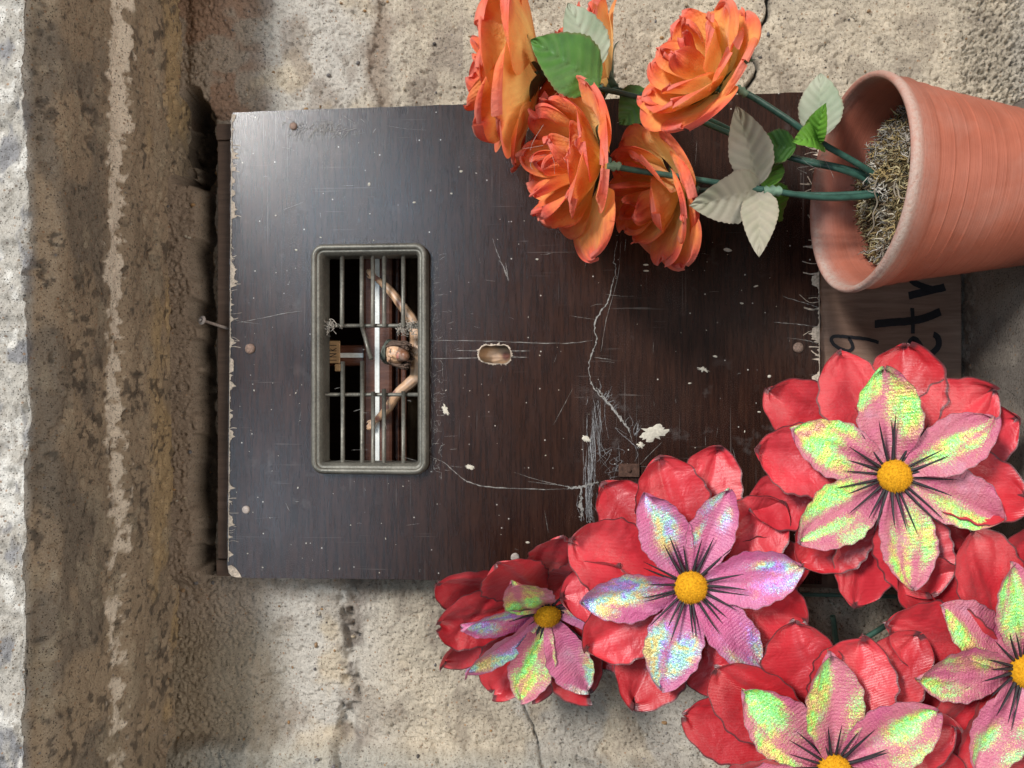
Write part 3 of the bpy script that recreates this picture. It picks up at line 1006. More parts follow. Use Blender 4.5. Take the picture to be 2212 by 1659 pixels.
for (u, v, ru, rv, rot, rag) in [(1410, 936, 32, 14, -.25, .3), (1385, 962, 7, 6, .3, .4), (1267, 948, 10, 6, .5, .25), (962, 885, 5.5, 11, -.5, .3), (1015, 1009, 9, 4.5, .3, .25), (1520, 798, 10, 5, .2, .4)]:
    a = Acc(); blob(a, u, v, ru, rv, rot, int(u), .0005, 30, rag * 1.3)
    a.build('paint_splash', MAT_PAINT, board)
a = Acc(); q = rs(21)
spots = [(1395, 572, 6, 2), (1395, 585, 7, 2), (1572, 540, 10, 4), (1633, 618, 5, 2), (1602, 655, 4, 2), (1368, 507, 4, 2), (1160, 560, 3, 2), (895, 437, 3.5, 2), (797, 398, 3, 4), (975, 418, 3, 2), (996, 370, 4, 2.5), (1140, 1172, 5, 2.5), (640, 540, 3, 2), (1662, 813, 4, 3), (1545, 770, 5, 2.5), (1490, 828, 4, 2), (1640, 890, 4, 2), (1635, 1068, 4, 2)]
for i, (u, v, ru, rv) in enumerate(spots): blob(a, u, v, ru, rv, q.normal() * .2, i, .0006, 10)
for i in range(150):
    u, v = q.uniform(510, 1750), q.uniform(255, 1235)
    if 670 < u < 935 and 520 < v < 1030: continue
    if i % 3 == 0: u, v = q.uniform(510, 900), q.uniform(700, 1240)
    if 670 < u < 935 and 520 < v < 1030: continue
    k = .55 + 1.0 * q.rand() ** 3
    blob(a, u, v, k * q.uniform(1.0, 2.2), k, q.normal(), i, .0004, 8)
o = a.build('paint_specks', MAT_PAINT, board); o['kind'] = 'stuff'

# nails ---------------------------------------------------------------


def nail(u, v, rad, mat, seed, parent=board):
    q = rs(seed); sc = S(u, v, 0); n = 20
    th = np.arange(n) * 2 * math.pi / n
    c = P(u, v, 0)
    prof = [(1.0, .0003), (1.02, -.0005), (.93, -.0011), (.55, -.0014), (0.12, -.00145)]
    V = []
    k = 1 + .07 * (q.rand(n) - .5)
    for rr, y in prof:
        V.append(np.stack([c[0] + rad * sc * rr * k * np.cos(th), np.full(n, y), c[2] + rad * sc * rr * k * np.sin(th)], 1))
    a = Acc(); a.add(np.concatenate(V), gridF(len(prof), n, True)[:, ::-1])
    a.T.append(np.stack([np.full(n, 4 * n), 4 * n + np.arange(n), 4 * n + (np.arange(n) + 1) % n], 1))
    sh = np.array([[c[0], .0002, c[2]], [c[0], .02, c[2]]])
    return a.build('nail', mat, parent)


nail(634, 273, 8.5, MAT_NAIL, 1); nail(540.5, 753.5, 11, MAT_NAIL, 2); nail(532, 1101, 8.5, MAT_NAIL_PALE, 3)
nail(1113, 1204, 9.5, MAT_NAIL_PALE, 4); nail(1724, 751, 11, MAT_NAIL, 5); nail(1133, 263, 9, MAT_NAIL, 6)
# long nail driven slantwise above the board
A = P(437, 692, -.012); B = P(500, 712, .012)
a = Acc(); add_tube(a, np.array([A, A + (B - A) * .5, B]), .0010, 10)
d = unit(B - A)
add_tube(a, np.array([A - d * .0012, A - d * .0006, A, A + d * .0006]), [.0015, .0030, .0031, .0012], 16)
o = a.build('long_nail', MAT_NAIL_PALE, box_root)
# rusty square tab
c0 = P(1336, 1001, 0); c1 = P(1381, 1030, 0)
tab = box('iron_tab', (min(c0[0], c1[0]), -.0022, min(c0[2], c1[2])), (max(c0[0], c1[0]), -.0002, max(c0[2], c1[2])), MAT_RUST, board, .0004)
rv = P(1359, 1016, 0); th = np.arange(12) * math.pi / 6
a = Acc()
V = [np.stack([rv[0] + rr * np.cos(th), np.full(12, y), rv[2] + rr * np.sin(th)], 1) for rr, y in ((.0015, -.0021), (.0013, -.0028), (.0002, -.0030))]
a.add(np.concatenate(V), gridF(3, 12, True)[:, ::-1])
a.build('rivet', MAT_RUST, board)

# grille window --------------------------------------------------------
c0, c1 = P(677, 1022, 0), P(927, 527, 0)
gx0, gx1 = c0[0], c1[0]; gz0, gz1 = c1[2], c0[2]
prof = [(0.0000, -.0001), (0.0000, -.0042), (.0008, -.0060), (.0022, -.0072), (.0038, -.0070), (.0046, -.0058), (.0050, -.0050), (.0056, -.0052), (.0064, -.0050), (.0070, -.0038), (.0080, -.0030), (.0086, -.0008), (.0088, .0110)]
R0 = .0085; ns = 10
V = []
for ins, y in [(i_ * .86, y_) for i_, y_ in prof]:
    rr = max(R0 - ins, .0014)
    loop = []
    for (sx, sz, a0) in ((gx1, gz1, 0), (gx0, gz1, 90), (gx0, gz0, 180), (gx1, gz0, 270)):
        cx = sx + (-1 if sx == gx1 else 1) * (ins + rr); cz = sz + (-1 if sz == gz1 else 1) * (ins + rr)
        for t in np.radians(a0 + np.linspace(0, 90, ns)):
            loop.append((cx + rr * math.cos(t), y, cz + rr * math.sin(t)))
    V.append(loop)
V = np.array(V).reshape(-1, 3)
grille = mesh_np('window_grille', V, gridF(len(prof), 4 * ns, True)[:, ::-1], MAT_BRASS, box_root)
grille['label'] = 'dull brass grille frame with cut and bent bars'


def bar(u0, v0, u1, v1, rad, y, y2=None, mid=None):
    pts = [P(u0, v0, y)]
    pts.append(P((u0 + u1) / 2, (v0 + v1) / 2, y))
    pts.append(P(u1, v1, y if y2 is None else y2))
    a = Acc(); add_tube(a, np.array(pts), rad, 8)
    a.build('bar', MAT_BRASS, grille)


YG = .0005
RB = .00145
for u in (739, 781.5, 805.5, 830, 871):
    bar(u, 556 - 4, u, 706 if u > 750 or u < 750 else 706, RB, YG)
bar(782, 706, 802, 776, RB, YG - .0004, YG - .004)
for u, v0 in ((740.5, 781), (782.5, 780), (806, 846), (829.5, 840), (871.5, 845)):
    bar(u, v0, u, 1000, RB, YG)
bar(703, 703.5, 908, 703.5, .0013, YG + .0026)
bar(703, 852.5, 908, 852.5, .0013, YG + .0026)

# dust fluff on the upper rod and over the shoulder
a = Acc(); q = rs(31)
for (cu, cv, su, sv, n) in ((718, 703, 11, 4, 26), (888, 703, 12, 6, 46), (868, 708, 6, 7, 18)):
    for i in range(n):
        p0 = np.array([cu + q.normal() * su, cv + q.normal() * sv]); pts = [p0]
        for k in range(4): pts.append(pts[-1] + q.normal(size=2) * 4.5)
        add_tube(a, crom([P(x, y, YG + .001 + q.normal() * .0014) for x, y in pts], 3), .00022, 4)
o = a.build('dust_fluff', MAT_DUST, grille); o['kind'] = 'stuff'

# ------------------------------------------------------------------ crucifix inside the box
MAT_CROSS = wood_mat('polished red brown wood', (.105, .040, .024), (.19, .085, .055), (8, 1, 1), 40, .35)
MAT_INLAY = simple('white inlay', (.68, .69, .66), .35, .5, .12, 400, .0001)
MAT_PLAQUE = simple('tan plaque', (.46, .29, .15), .6, .3, .2, 200, .0002)
YX = .034
c = P(815, 767, YX)
XC = c[0]; ZCR = c[2]
PH = abs(P(815, 745, YX)[0] - P(815, 791, YX)[0]) / 2
zt = P(700, 767, YX)[2]; zb = -.075
crux = empty('crucifix', (XC, YX, zb), 'dark wooden crucifix with white inlay and painted figure behind the bars', 'crucifix')


def rounded_bar(name, along, lo, hi, half, y0, y1, mat, parent, steps):
    """moulded bar: stacked bevelled slabs"""
    return None


def slab(name, x0, x1, z0, z1, y0, y1, mat, bev=.0012, parent=crux):
    return box(name, (min(x0, x1), y0, min(z0, z1)), (max(x0, x1), y1, max(z0, z1)), mat, parent, bev)


xb0, xb1 = P(815, 1012, YX)[0], P(815, 545, YX)[0]
zb0, zb1 = P(848, 767, YX)[2], P(783, 767, YX)[2]
slab('post', XC - PH, XC + PH, zb, zt, YX + .0035, YX + .0140, MAT_CROSS, .0022)
slab('crossbar', xb0, xb1, zb0, zb1, YX, YX + .0115, MAT_CROSS, .0025)
slab('crossbar_moulding', xb0 + .002, xb1 - .002, zb0 - .0035, zb0 + .0005, YX + .006, YX + .011, MAT_CROSS, .0012)
slab('crossbar_moulding', xb0 + .001, xb1 - .001, zb0 - .0085, zb0 - .004, YX + .007, YX + .012, MAT_CROSS, .0014)
iw = PH * .22
slab('inlay_strip', xb0 + .002, xb1 - .002, ZCR - iw, ZCR + iw, YX - .0006, YX + .0002, MAT_INLAY, .0001)
slab('inlay_strip', XC - iw, XC + iw, zb1 + .0003, zt - .006, YX + .0029, YX + .0037, MAT_INLAY, .0001)
slab('inlay_strip', XC - iw, XC + iw, zb + .004, zb0 - .0090, YX + .0029, YX + .0037, MAT_INLAY, .0001)
slab('foot_mount', XC - PH * .8, XC + PH * .8, zb + .002, zb + .018, YX + .0138, YB - .0003, MAT_CROSS, .0005)
slab('back_mount', XC - .006, XC + .006, ZCR - .006, ZCR + .006, YX + .0136, YB - .0002, MAT_CROSS, .0005)
pz0, pz1 = P(733, 0, YX)[2], P(700, 0, YX)[2]
px0, px1 = P(0, 803, YX)[0], P(0, 739, YX)[0]
# title plaque with its curled end
pl = slab('title_plaque', P(0, 786, YX)[0], px1, pz0, pz1, YX + .0008, YX + .0027, MAT_PLAQUE, .0005)
slab('plaque_curl', px0, P(0, 787, YX)[0], pz0 - .0005, pz0 + .0035, YX - .0002, YX + .0022, MAT_PLAQUE, .0007)
a = Acc()
lx = np.linspace(742, 782, 5)


def pst(pts):
    V, F = ribbon(pts, 1.5, YX + .0004, 1)
    a.add(V, F)


uu0, uu1 = 712, 727
pst([(uu0, 778), (uu1, 778)])
pst([(uu1, 771), (uu0, 771)]); pst([(uu0, 771), (uu1, 764)]); pst([(uu1, 764), (uu0, 764)])
pst([(uu1, 758), (uu0, 758)]); pst([(uu0, 758), (uu0 + 2, 753), (uu0 + 7, 758)]); pst([(uu0 + 7, 757), (uu1, 752)])
pst([(uu0, 746), (uu1, 746)])
a.build('plaque_lettering', MAT_INK, pl, False)

# figure: capsules and ellipsoids fused into one continuous surface
YFIG = .0215


def ellipsoid(c, ax, R=None, n=16):
    th = np.linspace(0, math.pi, n); ph = np.arange(2 * n) * math.pi / n
    T, Ph = np.meshgrid(th, ph, indexing='ij')
    D = np.stack([np.sin(T) * np.cos(Ph), np.sin(T) * np.sin(Ph), np.cos(T)], -1).reshape(-1, 3) * np.array(ax)
    if R is not None: D = D @ np.array(R)
    return np.asarray(c) + D, gridF(n, 2 * n, True)


acc = Acc()


def cap(pts, rad, n=10):
    p = crom(pts, 6)
    rr = np.interp(np.linspace(0, 1, len(p)), np.linspace(0, 1, len(rad)), rad)
    V, F, c = tube(p, rr, n)
    n0 = acc.n; acc.add(V, F); acc.T.append(c + n0)
    for e, r_ in ((p[0], rr[0]), (p[-1], rr[-1])):
        acc.add(*ellipsoid(e, (r_, r_, r_), None, 8))


K = S(860, 765, YFIG)              # metres per pixel there
px = lambda n: n * K
sh_t, sh_b = P(897, 705, YFIG), P(900, 815, YFIG)
neck = P(892, 765, YFIG)
# torso
cap([P(905, 762, YFIG + .001), P(960, 763, YFIG), P(1020, 766, YFIG - .001), P(1080, 768, YFIG - .003), P(1110, 766, YFIG)], [px(30), px(34), px(30), px(29), px(32)])
cap([sh_t, P(904, 735, YFIG), P(906, 762, YFIG - .001), P(905, 790, YFIG), sh_b], [px(14), px(20), px(24), px(20), px(15)])
acc.add(*ellipsoid(P(935, 742, YFIG - .004), (px(22), px(15), px(24)))); acc.add(*ellipsoid(P(935, 788, YFIG - .004), (px(22), px(15), px(24))))
cap([P(1030, 778, YFIG - .002), P(1066, 775, YFIG - .0062), P(1100, 768, YFIG - .0058), P(1140, 762, YFIG - .001)], [px(14), px(17), px(16), px(14)])
cap([neck + [0, .002, .002], P(905, 763, YFIG)], [px(13), px(16)])
# arms
cap([sh_t, P(888, 688, YFIG), P(866, 658, YFIG + .001), P(840, 625, YFIG + .004), P(812, 601, YFIG + .008)], [px(13), px(12.5), px(10.5), px(9.5), px(6)])
cap([sh_b, P(886, 828, YFIG), P(858, 852, YFIG), P(838, 882, YFIG + .003), P(812, 908, YFIG + .008)], [px(14), px(13.5), px(11), px(10.5), px(6.5)])


def hand(wu, wv, du, dv, sgn):
    y = YFIG + .0085
    acc.add(*ellipsoid(P(wu + du * 8, wv + dv * 8, y), (px(7), px(4), px(7))))
    nu, nv = -dv, du
    for k, (off, L) in enumerate(((-5, 13), (-2, 16), (1.5, 15.5), (5, 12))):
        b = (wu + du * 11 + nu * off, wv + dv * 11 + nv * off)
        cap([P(*b, y), P(b[0] + du * L * .5, b[1] + dv * L * .5, y - .0016), P(b[0] + du * L * .9, b[1] + dv * L * .9, y - .0006)], [px(2.0), px(1.8), px(1.4)], 6)
    b = (wu + du * 5 + nu * sgn * 6, wv + dv * 5 + nv * sgn * 6)
    cap([P(*b, y), P(b[0] + du * 6 + nu * sgn * 4, b[1] + dv * 6 + nv * sgn * 4, y - .001), P(b[0] + du * 11 + nu * sgn * 4, b[1] + dv * 11 + nv * sgn * 4, y - .001)], [px(2.4), px(2.1), px(1.6)], 6)


hand(811, 600, -.72, -.69, -1); hand(811, 909, -.72, .69, 1)
# legs behind the board
cap([P(1110, 752, YFIG), P(1190, 745, YFIG - .003), P(1275, 760, YFIG + .006), P(1360, 766, YFIG + .002)], [px(22), px(19), px(15), px(10)])
cap([P(1110, 784, YFIG), P(1190, 790, YFIG - .003), P(1275, 776, YFIG + .004), P(1360, 768, YFIG - .005)], [px(22), px(19), px(15), px(10)])
cap([P(1360, 766, YFIG + .001), P(1392, 766, YFIG - .004)], [px(9), px(7)]); cap([P(1360, 768, YFIG - .005), P(1392, 769, YFIG - .009)], [px(9), px(7)])
# head, bowed to one side: local axes
hz = unit(P(826, 757, YFIG - .004) - P(888, 768, YFIG - .013))     # up through the crown
hy0 = unit(np.array([-.28, -1, -.18])); hy = unit(hy0 - hz * np.dot(hy0, hz))   # facing
hx = np.cross(hy, hz)
HR = np.array([hx, hy, hz])
hc = P(858, 764, YFIG - .009)
H = lambda x, y, z: hc + px(x) * hx + px(y) * hy + px(z) * hz
acc.add(*ellipsoid(H(0, -4, 6), (px(23), px(25), px(27)), HR))
acc.add(*ellipsoid(H(0, 2, -9), (px(15.5), px(16), px(21)), HR))
acc.add(*ellipsoid(H(0, 8, -24), (px(11), px(9.5), px(12)), HR))           # bearded chin
for s in (-1, 1):
    acc.add(*ellipsoid(H(8.5 * s, 12, -5), (px(6), px(5), px(6)), HR))          # cheeks
    acc.add(*ellipsoid(H(8.5 * s, 20.5, 9), (px(8), px(3.4), px(2.6)), HR))   # brows
    acc.add(*ellipsoid(H(8.5 * s, 18.3, 3.5), (px(5), px(3), px(2.6)), HR))   # lids
    acc.add(*ellipsoid(H(21 * s, -2, 0), (px(4), px(6), px(8)), HR))
cap([H(0, 20, 9), H(0, 24, 2), H(0, 26.5, -4.5)], [px(1.8), px(2.2), px(2.7)], 8)
acc.add(*ellipsoid(H(0, 17.5, -13), (px(7), px(3.2), px(1.8)), HR))
acc.add(*ellipsoid(H(0, 16.0, -17), (px(6), px(3.4), px(2.0)), HR))
tmp = acc.build('figure_source', MAT_INK)
md = tmp.modifiers.new('r', 'REMESH'); md.mode = 'VOXEL'; md.voxel_size = .00042; md.use_smooth_shade = True
sm = tmp.modifiers.new('s', 'SMOOTH'); sm.iterations = 3; sm.factor = .5
dg = bpy.context.evaluated_depsgraph_get()
me = bpy.data.meshes.new_from_object(tmp.evaluated_get(dg))
bpy.data.objects.remove(tmp, do_unlink=True)
nv = len(me.vertices); co = np.zeros(nv * 3, np.float32); me.vertices.foreach_get('co', co); co = co.reshape(-1, 3).astype(float)
loc = (co - hc) @ HR.T / K                 # head coordinates in pixels
skin = np.tile(np.array([.56, .335, .19]), (nv, 1))
fu, fv = pix(co[:, 0], co[:, 1], co[:, 2])
nn = fbm(fu / 9, fv / 9, 3, 2)
skin = lerp3(skin, [.42, .26, .17], .6 * sstep(.45, .7, nn))
isf = (np.abs(loc[:, 0]) < 30) & (loc[:, 2] > -40) & (loc[:, 2] < 40)
beard = isf & (loc[:, 2] < -9 + 5 * (nn - .5)) & (loc[:, 1] > -2) & (np.hypot(loc[:, 0] / 8, (loc[:, 2] + 15) / 2.8) > 1)
skin[beard] = [.17, .075, .04]
lips = isf & (np.hypot(loc[:, 0] / 7, (loc[:, 2] + 15) / 2.6) < 1) & (loc[:, 1] > 12); skin[lips] = [.36, .10, .07]
eyes = isf & (np.hypot((np.abs(loc[:, 0]) - 8.5) / 5, (loc[:, 2] - 3) / 1.5) < 1) & (loc[:, 1] > 12); skin[eyes] = [.07, .04, .03]
brow = isf & (np.hypot((np.abs(loc[:, 0]) - 8.5) / 7, (loc[:, 2] - 10.5) / 1.4) < 1) & (loc[:, 1] > 12); skin[brow] = [.10, .05, .03]
for (bu, bv, br) in ((862, 655, 9), (850, 846, 7), (815, 905, 8), (813, 600, 8), (835, 880, 6), (1093, 770, 12), (1060, 790, 8)):
    d = np.hypot(fu - bu, fv - bv) + 6 * (nn - .5)
    skin = lerp3(skin, [.16, .035, .035], .8 * sstep(br, br * .4, d) * ~isf)
dustm = sstep(.3, .9, -0.2 + .0 * fu) 
at = me.attributes.new('col', 'FLOAT_COLOR', 'POINT')
at.data.foreach_set('color', np.concatenate([skin, np.ones((nv, 1))], 1).astype(np.float32).ravel())
m = MB('painted flesh', .42, .45)
dst = m.math('MULTIPLY', m.maprange(m.noise(160, 4, .6), .42, .65), .35)
m.set('Base Color', m.mix(dst, m.attr('col'), (.40, .36, .32)))
m.bump(m.noise(500, 3), .0002, .5)
me.materials.clear(); me.materials.append(m.m)
me.name = 'figure'
fig = bpy.data.objects.new('figure', me); COL.objects.link(fig); fig.parent = crux
fig.matrix_parent_inverse = Matrix.Translation(-crux.location)
fig['label'] = 'painted bearded figure with raised arms and bowed head'
# hair, crown and cloth
MAT_HAIR = simple('dusty dark brown hair', (.085, .055, .040), .75, .3, .5, 500, .0004)
MAT_CROWN = simple('dull green crown', (.075, .085, .070), .7, .3, .5, 500, .0006)
a = Acc(); q = rs(41)
for i in range(64):
    th = q.uniform(-2.75, 2.75) + math.pi
    sx, cy = math.sin(th), -math.cos(th)
    s0 = 1 if sx > 0 else -1
    x0, y0 = 20 * math.sin(th) , 18 * math.cos(th)
    if y0 > 10: continue
    pts = [H(x0 * .55, y0 * .7 + 2, 27), H(x0 * 1.12, y0 * .95 - 2, 18), H(x0 * 1.24 + s0, y0 * 1.05, 2 + q.normal() * 2), H(x0 * 1.22 + s0 * 2 + q.normal() * 2, y0 * .9 + 3, -16 + q.normal() * 3), H(x0 * 1.15 + s0 * 2 + q.normal() * 3, y0 * .8 + 5, -28 + q.normal() * 5)]
    add_tube(a, crom(pts, 4), np.linspace(px(3.4), px(1.6), 17), 6)
for s in (-1, 1):
    for k in range(5):
        pts = [H(s * 12, 15, 22), H(s * (19 + k * .6), 12 - k * 2, 10), H(s * (22 + k * .5), 10 - k * 2, -6), H(s * (21 + q.normal() * 1.5), 9 - k, -20), H(s * (18 + q.normal() * 2.5), 10 - k, -32 - q.rand() * 4)]
        add_tube(a, crom(pts, 5), np.linspace(px(3.2), px(2.0), 21), 6)
a.build('hair', MAT_HAIR, fig)
a = Acc()
for k in range(3):
    t = np.linspace(0, 2 * math.pi, 40)
    pts = np.array([H(24.5 * math.cos(x), 25 * math.sin(x) - 3, 19 + 2.5 * k + 2.2 * math.sin(3 * x + 2.1 * k)) for x in t])
    add_tube(a, pts, px(2.6), 6)
for k in range(16):
    x = k * 2 * math.pi / 16
    add_tube(a, np.array([H(25 * math.cos(x), 25.5 * math.sin(x) - 3, 21), H(28 * math.cos(x + .2), 28 * math.sin(x + .2) - 3, 25)]), [px(1.4), px(.3)], 5)
a.build('thorn_crown', MAT_CROWN, fig)
a = Acc()
n = 24
th = np.arange(n) * 2 * math.pi / n
rings = []
for k, u in enumerate(np.linspace(1112, 1180, 8)):
    cx = P(u, 767, YFIG - .004); rr = px(36 + 2 * k) * (1 + .06 * np.cos(9 * th + k * .5))
    rings.append(np.stack([cx[0] + rr * np.cos(th), cx[1] + .003 + .6 * rr * np.sin(th), np.full(n, cx[2])], 1))
a.add(np.concatenate(rings), gridF(8, n, True))
a.build('loincloth', MAT_INLAY, fig)

# dowel behind the figure
MAT_DOWEL = wood_mat('pale cane', (.33, .23, .135), (.48, .36, .22), (1, 1, 1), 60, .6)
a = Acc()
A = P(886, 1030, .066); B = P(886, 525, .066)
A[0] = CR_X0 + .0114; B[0] = CR_X1 - .0114; B[2] = A[2]
t = np.linspace(0, 1, 60)
pts = A + (B - A) * t[:, None]
rad = .0068 + .0006 * np.exp(-((t[:, None] * 7) % 1 - .5) ** 2 * 160)[:, 0] + .0002 * np.sin(t * 40)
add_tube(a, pts, rad, 14)
o = a.build('cane_rod', MAT_DOWEL); tag(o, 'pale cane rod lying across the box behind the painted figure', 'rod')

# ------------------------------------------------------------------ terracotta pot
pot_c = np.array([0.1035, -0.0865, -0.1500])
ax = unit([.03, -.11, 1.0])
pa = unit(np.cross(ax, [0, 1, 0])); pb = np.cross(ax, pa)
RP = .0556; HP = .0965
base_c = pot_c - ax * HP
pot = empty('flower_pot', base_c, 'terracotta plastic pot with dusty rim on the ledge', 'flower pot')
rotm = np.stack([pa, pb, ax], 1)
prof = [(.0, .0), (.62, .0), (.655, .002), (.665, .006)]
rq = rs(77)
grooves = list(HP - .012 - np.array([.0075, .0150, .0215, .0300, .0350, .0430, .0480, .0570, .0640, .0700, .0790]))
hs = sorted(list(np.linspace(.008, HP - .0125, 60)) + [g + d for g in grooves for d in (-.0007, -.0002, .0003, .0008)])
for h in hs:
    rr = .668 + (.925 - .668) * (h / (HP - .012))
    for j, g in enumerate(grooves):
        rr += (.0062 if j < 3 else .0035) * math.exp(-((h - g) / .00035) ** 2) + (.006 if j < 2 else 0) * (h > g)
    prof.append((rr, h))
prof += [(.942, HP - .0115), (.958, HP - .0105), (.962, HP - .0040), (.985, HP - .0022), (1.0, HP - .0002), (1.003, HP + .0012), (.996, HP + .0026), (.975, HP + .0032), (.948, HP + .0026), (.935, HP + .0010), (.928, HP - .003)]
prof += [(.905, HP - .0045)]
for k in range(14):
    prof.append((.895 - .275 * (k + 1) / 14, HP - .004 - (HP - .020) * (k + 1) / 14))
prof += [(.0, .016)]
prof = np.array(prof); nseg = 128
th = np.arange(nseg) * 2 * math.pi / nseg
L = np.stack([prof[:, 0, None] * RP * np.cos(th), prof[:, 0, None] * RP * np.sin(th), prof[:, 1, None] + 0 * th], -1).reshape(-1, 3)
dl = np.zeros(len(prof))
hh = prof[:, 1]
isr = np.arange(len(prof)) > len(hs) + 4
dl = np.where(isr, .10 + .80 * np.exp(-((hh - HP - .001) / .004) ** 2), .03)
dl = np.repeat(dl, nseg)
tht = np.tile(th, len(prof))
side = .45 + .55 * np.cos(tht - math.atan2(np.dot([-.85, -.5, 0], pb), np.dot([-.85, -.5, 0], pa)))
dl = dl * np.where(np.repeat(isr, nseg), .55 + .45 * side, 1)
dl *= .6 + .8 * fbm(np.tile(th, len(prof)) * 6, np.repeat(prof[:, 1] * 400, nseg), 3, 1)
me_o = mesh_np('pot_body', L, gridF(len(prof), nseg, True), MAT_TERRA, None, {'dust': np.clip(dl, 0, 1)})
me_o.parent = pot
me_o.matrix_parent_inverse = Matrix.Identity(4)
RM = Matrix([list(map(float, row)) for row in rotm]).to_4x4()
me_o.matrix_local = RM
# moss and dead fibres filling it
MAT_MOSS = None
m = MB('dry moss', .95, .05)
m.set('Base Color', m.attr('col'))
MAT_MOSS = m.m
a = Acc(); q = rs(51)


def mossh(x, y):
    rr = math.hypot(x, y) / (RP * .86)
    return -.025 + .013 * (1 - rr * rr) + .010 * (float(vnoise(x * 130 + 9, y * 130 + 4, 2)) - .5)


def L2W(x, y, z): return pot_c + pa * x + pb * y + ax * z


nx = 46
gr = np.linspace(-1, 1, nx)
VV = []; cols = []
for i in gr:
    for j in gr:
        k = max(abs(i), abs(j)) / (math.hypot(i, j) + 1e-9)
        x, y = i * k * RP * .795, j * k * RP * .795
        VV.append(L2W(x, y, mossh(x, y) - .004 + .004 * q.rand())); cols.append([.05, .036, .022])
a.add(np.array(VV), gridF(nx, nx), col=np.array(cols))
pal = np.array([[.27, .20, .09], [.20, .145, .07], [.33, .28, .16], [.13, .095, .06], [.30, .27, .21], [.42, .39, .34]])
for i in range(5200):
    rr = RP * .76 * math.sqrt(q.rand()); t = q.rand() * 6.283
    x, y = rr * math.cos(t), rr * math.sin(t); z = mossh(x, y)
    p = np.array([x, y, z - .002]); d = unit(q.normal(size=3) * [1, 1, .55] + [0, 0, .35])
    pts = [p]; st = q.uniform(.0008, .0022)
    for k in range(4):
        d = unit(d + q.normal(size=3) * .65); p = p + d * st
        pr = math.hypot(p[0], p[1])
        if pr > RP * .78: p[:2] *= RP * .78 / pr
        pts.append(p)
    W = np.array([L2W(*p) for p in pts])
    c_ = pal[int(np.clip(6 * (float(vnoise(x * 170 + 3, y * 170 + 8, 5)) * 1.5 - .25) + q.normal() * .7, 0, 5))] * q.uniform(.55, 1.5)
    if x * -.8 + y * 0 > .012 and q.rand() < .5: c_ = np.array([.33, .30, .26]) * q.uniform(.6, 1.0)
    add_tube(a, W, np.linspace(q.uniform(.0004, .0008), .00015, 5), 3, col=c_)
for i in range(5):                       # longer curled roots
    t = q.rand() * 6.283; rr = RP * .6 * q.rand()
    x, y = rr * math.cos(t), rr * math.sin(t)
    pts = []
    d = q.rand() * 6.28; p = np.array([x, y, mossh(x, y) + .001])
    for k in range(6):
        pts.append(p.copy()); d += q.normal() * .7
        p = p + np.array([math.cos(d) * .006, math.sin(d) * .006, q.normal() * .002])
        pr = math.hypot(p[0], p[1])
        if pr > RP * .76: p[:2] *= RP * .76 / pr
        p[2] = max(p[2], mossh(p[0], p[1]))
    add_tube(a, crom([L2W(*p) for p in pts], 4), .00042, 5, col=np.array([.26, .22, .17]) * q.uniform(.6, 1.1))
o = a.build('dry_moss', MAT_MOSS)
tag(o, 'tangle of dry yellowish moss and grey fibres filling the terracotta pot', 'moss', None, 'stuff')

# ------------------------------------------------------------------ flowers
FLR = np.stack([RGT, DWN, BCK])          # image right, image down, towards the viewer


def D3(r_, d_, b_): return unit(np.array([r_, d_, b_]) @ FLR)


def frame(n, ref):
    n = unit(n); e1 = unit(ref - n * np.dot(ref, n)); e2 = np.cross(n, e1)
    if np.dot(e2, DWN) < 0: e2 = -e2
    return n, e1, e2


